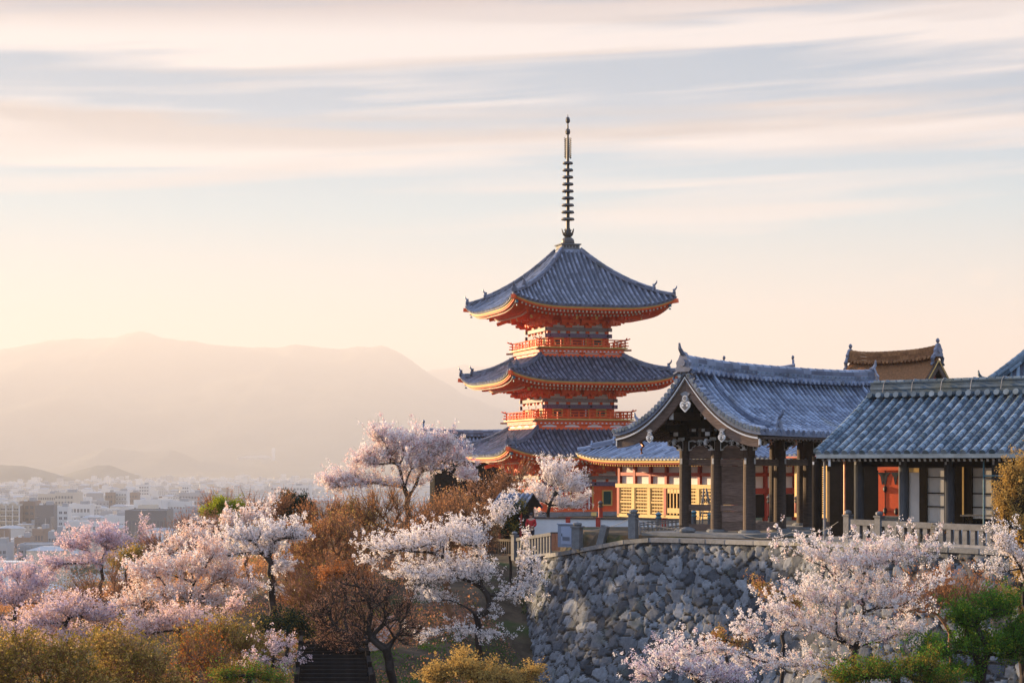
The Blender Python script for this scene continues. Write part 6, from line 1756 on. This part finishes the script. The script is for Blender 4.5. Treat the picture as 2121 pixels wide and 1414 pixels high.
def skin_mesh(name, verts, edges, radii, m, parent, root=0, sub=2):
    me = bpy.data.meshes.new(name); me.from_pydata(verts, edges, []); me.materials.append(m); o = link(name, me, parent)
    md = o.modifiers.new('skin', 'SKIN')
    if not me.skin_vertices: raise RuntimeError('no skin layer')
    for i, r in enumerate(radii): me.skin_vertices[0].data[i].radius = (r, r)
    me.skin_vertices[0].data[root].use_root = True
    sb = o.modifiers.new('subdivision', 'SUBSURF'); sb.levels = sub; sb.render_levels = sub
    return o
def person():
    p = P(1100, 1129, 95.2); root = thing('person', 'person in a red jacket standing behind the dark fence by the hut', 'person', p, R(-15))
    skin = mat('skin', (.45, .26, .18), (.5, .3, .2), .5); hair = mat('black_hair', (.012, .01, .01), (.02, .016, .014), .5); red = mat('red_jacket', (.42, .018, .02), (.5, .03, .03), .7); navy = mat('dark_trousers', (.02, .022, .035), (.03, .03, .05), .8)
    V = [(0, 0, .88), (0, 0, 1.12), (0, 0, 1.34), (0, -.01, 1.42), (0, -.02, 1.50), (0, -.03, 1.58)]; E = [(0, 1), (1, 2), (2, 3), (3, 4), (4, 5)]; Rr = [.13, .12, .12, .05, .09, .085]
    for s in (-1, 1):
        b = len(V); V += [(s * .18, 0, 1.32), (s * .24, -.02, 1.06), (s * .16, -.22, .98), (s * .13, -.30, .98)]; Rr += [.055, .045, .036, .03]; E += [(2, b), (b, b + 1), (b + 1, b + 2), (b + 2, b + 3)]
        for k in range(4):
            f = len(V); x0 = s * (.10 + .018 * k); V += [(x0, -.345, .985 - .004 * k), (x0 - s * .012, -.40 + .01 * abs(k - 1), .96)]; Rr += [.0095, .008]; E += [(b + 3, f), (f, f + 1)]
        f = len(V); V += [(s * .085, -.31, 1.0), (s * .06, -.345, 1.0)]; Rr += [.011, .009]; E += [(b + 3, f), (f, f + 1)]
        b = len(V); V += [(s * .09, 0, .80), (s * .10, -.01, .46), (s * .10, .02, .07), (s * .11, -.15, .04)]; Rr += [.085, .055, .04, .035]; E += [(0, b), (b, b + 1), (b + 1, b + 2), (b + 2, b + 3)]
    body = skin_mesh('body', V, E, Rr, skin, root)
    V = [(0, 0, .86), (0, 0, 1.1), (0, 0, 1.33), (0, 0, 1.40)]; E = [(0, 1), (1, 2), (2, 3)]; Rr = [.165, .15, .145, .075]
    for s in (-1, 1): b = len(V); V += [(s * .19, 0, 1.31), (s * .255, -.02, 1.06), (s * .17, -.20, .985)]; Rr += [.08, .068, .055]; E += [(2, b), (b, b + 1), (b + 1, b + 2)]
    skin_mesh('jacket', V, E, Rr, red, root)
    V = [(0, 0, .88)]; E = []; Rr = [.15]
    for s in (-1, 1): b = len(V); V += [(s * .095, 0, .76), (s * .10, -.01, .46), (s * .10, .02, .10)]; Rr += [.105, .075, .06]; E += [(0, b), (b, b + 1), (b + 1, b + 2)]
    skin_mesh('trousers', V, E, Rr, navy, root)
    h = MB(1); h.lathe([(.02, .115), (.06, .10), (.095, .05), (.105, -.01), (.10, -.06), (.07, -.08)], (0, .012, 1.585), 12); h.build('hair', hair, root, smooth=True)
    f = MB(2); f.m = 0
    for s in (-1, 1): f.box((s * .032, -.118, 1.555), (.022, .012, .010))
    f.m = 1; f.bar((0, -.112, 1.56), (0, -.134, 1.53), .02, .02); f.m = 2; f.box((0, -.113, 1.50), (.045, .012, .010)); f.m = 1
    for s in (-1, 1): f.lathe([(.008, -.03), (.018, 0), (.008, .03)], (s * .092, -.02, 1.55), 6)
    f.build('face', [hair, skin, red], root)
person()
# stone steps and path on the hillside
def steps():
    p = P(692, 1425, 62.5); root = thing('steps', 'dark timber-edged steps climbing the hillside between bare trees', 'steps', (p.x, p.y, p.z)); n = 13
    q = P(690, 1325, 74.5); d = (q - p) / n; first = None
    for i in range(n):
        if first is None:
            m = MB(1); m.box((0, .46, -.35), (2.3, .98, .7)); m.box((0, .0, .02), (2.4, .14, .12)); first = m.build('step', M['dark_wood'], root); o = first
        else: o = link('step', first.data, root)
        o.location = d * i
    for s in (-1, 1):
        m = MB(2); m.bar((s * 1.28, 0, .25), d * n + Vector((s * 1.28, 0, .25)), .14, .16)
        for i in range(0, n, 3): m.box(tuple(d * i + Vector((s * 1.28, 0, .05))), (.14, .14, .9))
        m.build('handrail', M['dark_wood'], root)
steps()
def path():
    pts = [(690, 1322, 75), (705, 1300, 78), (728, 1276, 82), (745, 1262, 86), (780, 1250, 90)]; rows = []
    for px, py, Y in pts:
        x = (px - CX) / F * Y; r = []
        for k in range(7):
            xx = x + (k - 3) * .42; r.append((xx, Y, gz(xx, Y) + .05))
        rows.append(r)
    m = MB(1); m.grid(rows); m.build('path', mat('pale_gravel_path', (.26, .22, .21), (.32, .28, .26), .9, 3, .25), kind='structure', smooth=True)
path()
# small yellow notice by the pagoda foot, lamp in the thicket
def notice(label, px, py, Y, w, h, m):
    p = P(px, py, Y); root = thing('notice_board', label, 'sign', (p.x, p.y, p.z - 1.0)); b = MB(1); b.box((0, 0, .5), (.06, .06, 1.0)); b.build('post', M['old_wood'], root); b = MB(2); b.box((0, -.05, 1.0), (w, .04, h)); b.build('board', M[m], root)
notice('small yellow board on a post by the white wall', 1230, 1064, 99, .28, .2, 'gold_paint')
def scaffold():
    o = cl @ Vector((6.9, .55, -3.3)); root = thing('pole_frame', 'thin grey-blue pole and crossbar rising in front of the corridor end', 'pole', o, R(-40))
    m = MB(1); m.tube([(0, 0, 0), (0, 0, 3.55)], .035, 8); m.build('pole', M['verdigris'], root); m = MB(2); m.tube([(0, 0, 2.85), (1.9, 0, 2.85)], .03, 8); m.build('crossbar', M['verdigris'], root)
scaffold()
def boulder(label, px, py, Y, s, seed):
    rng = np.random.default_rng(seed); m = MB(seed); n = 10; rows = []
    for i in range(n):
        th = math.pi * i / (n - 1); rows.append([(s * math.sin(th) * math.cos(ph) * (1 + .15 * math.sin(3 * ph + seed)), s * .7 * math.sin(th) * math.sin(ph), s * .45 * math.cos(th) * (1 + .1 * math.sin(2 * ph))) for ph in [2 * math.pi * k / 14 for k in range(15)]])
    m.grid(rows); o = m.build('boulder', M['granite'], smooth=True); o.location = P(px, py, Y); tag(o, label, 'rock')
boulder('smooth grey boulder on the paving at the foot of the leftmost gate post', 1424, 1098, 83, .36, 3)
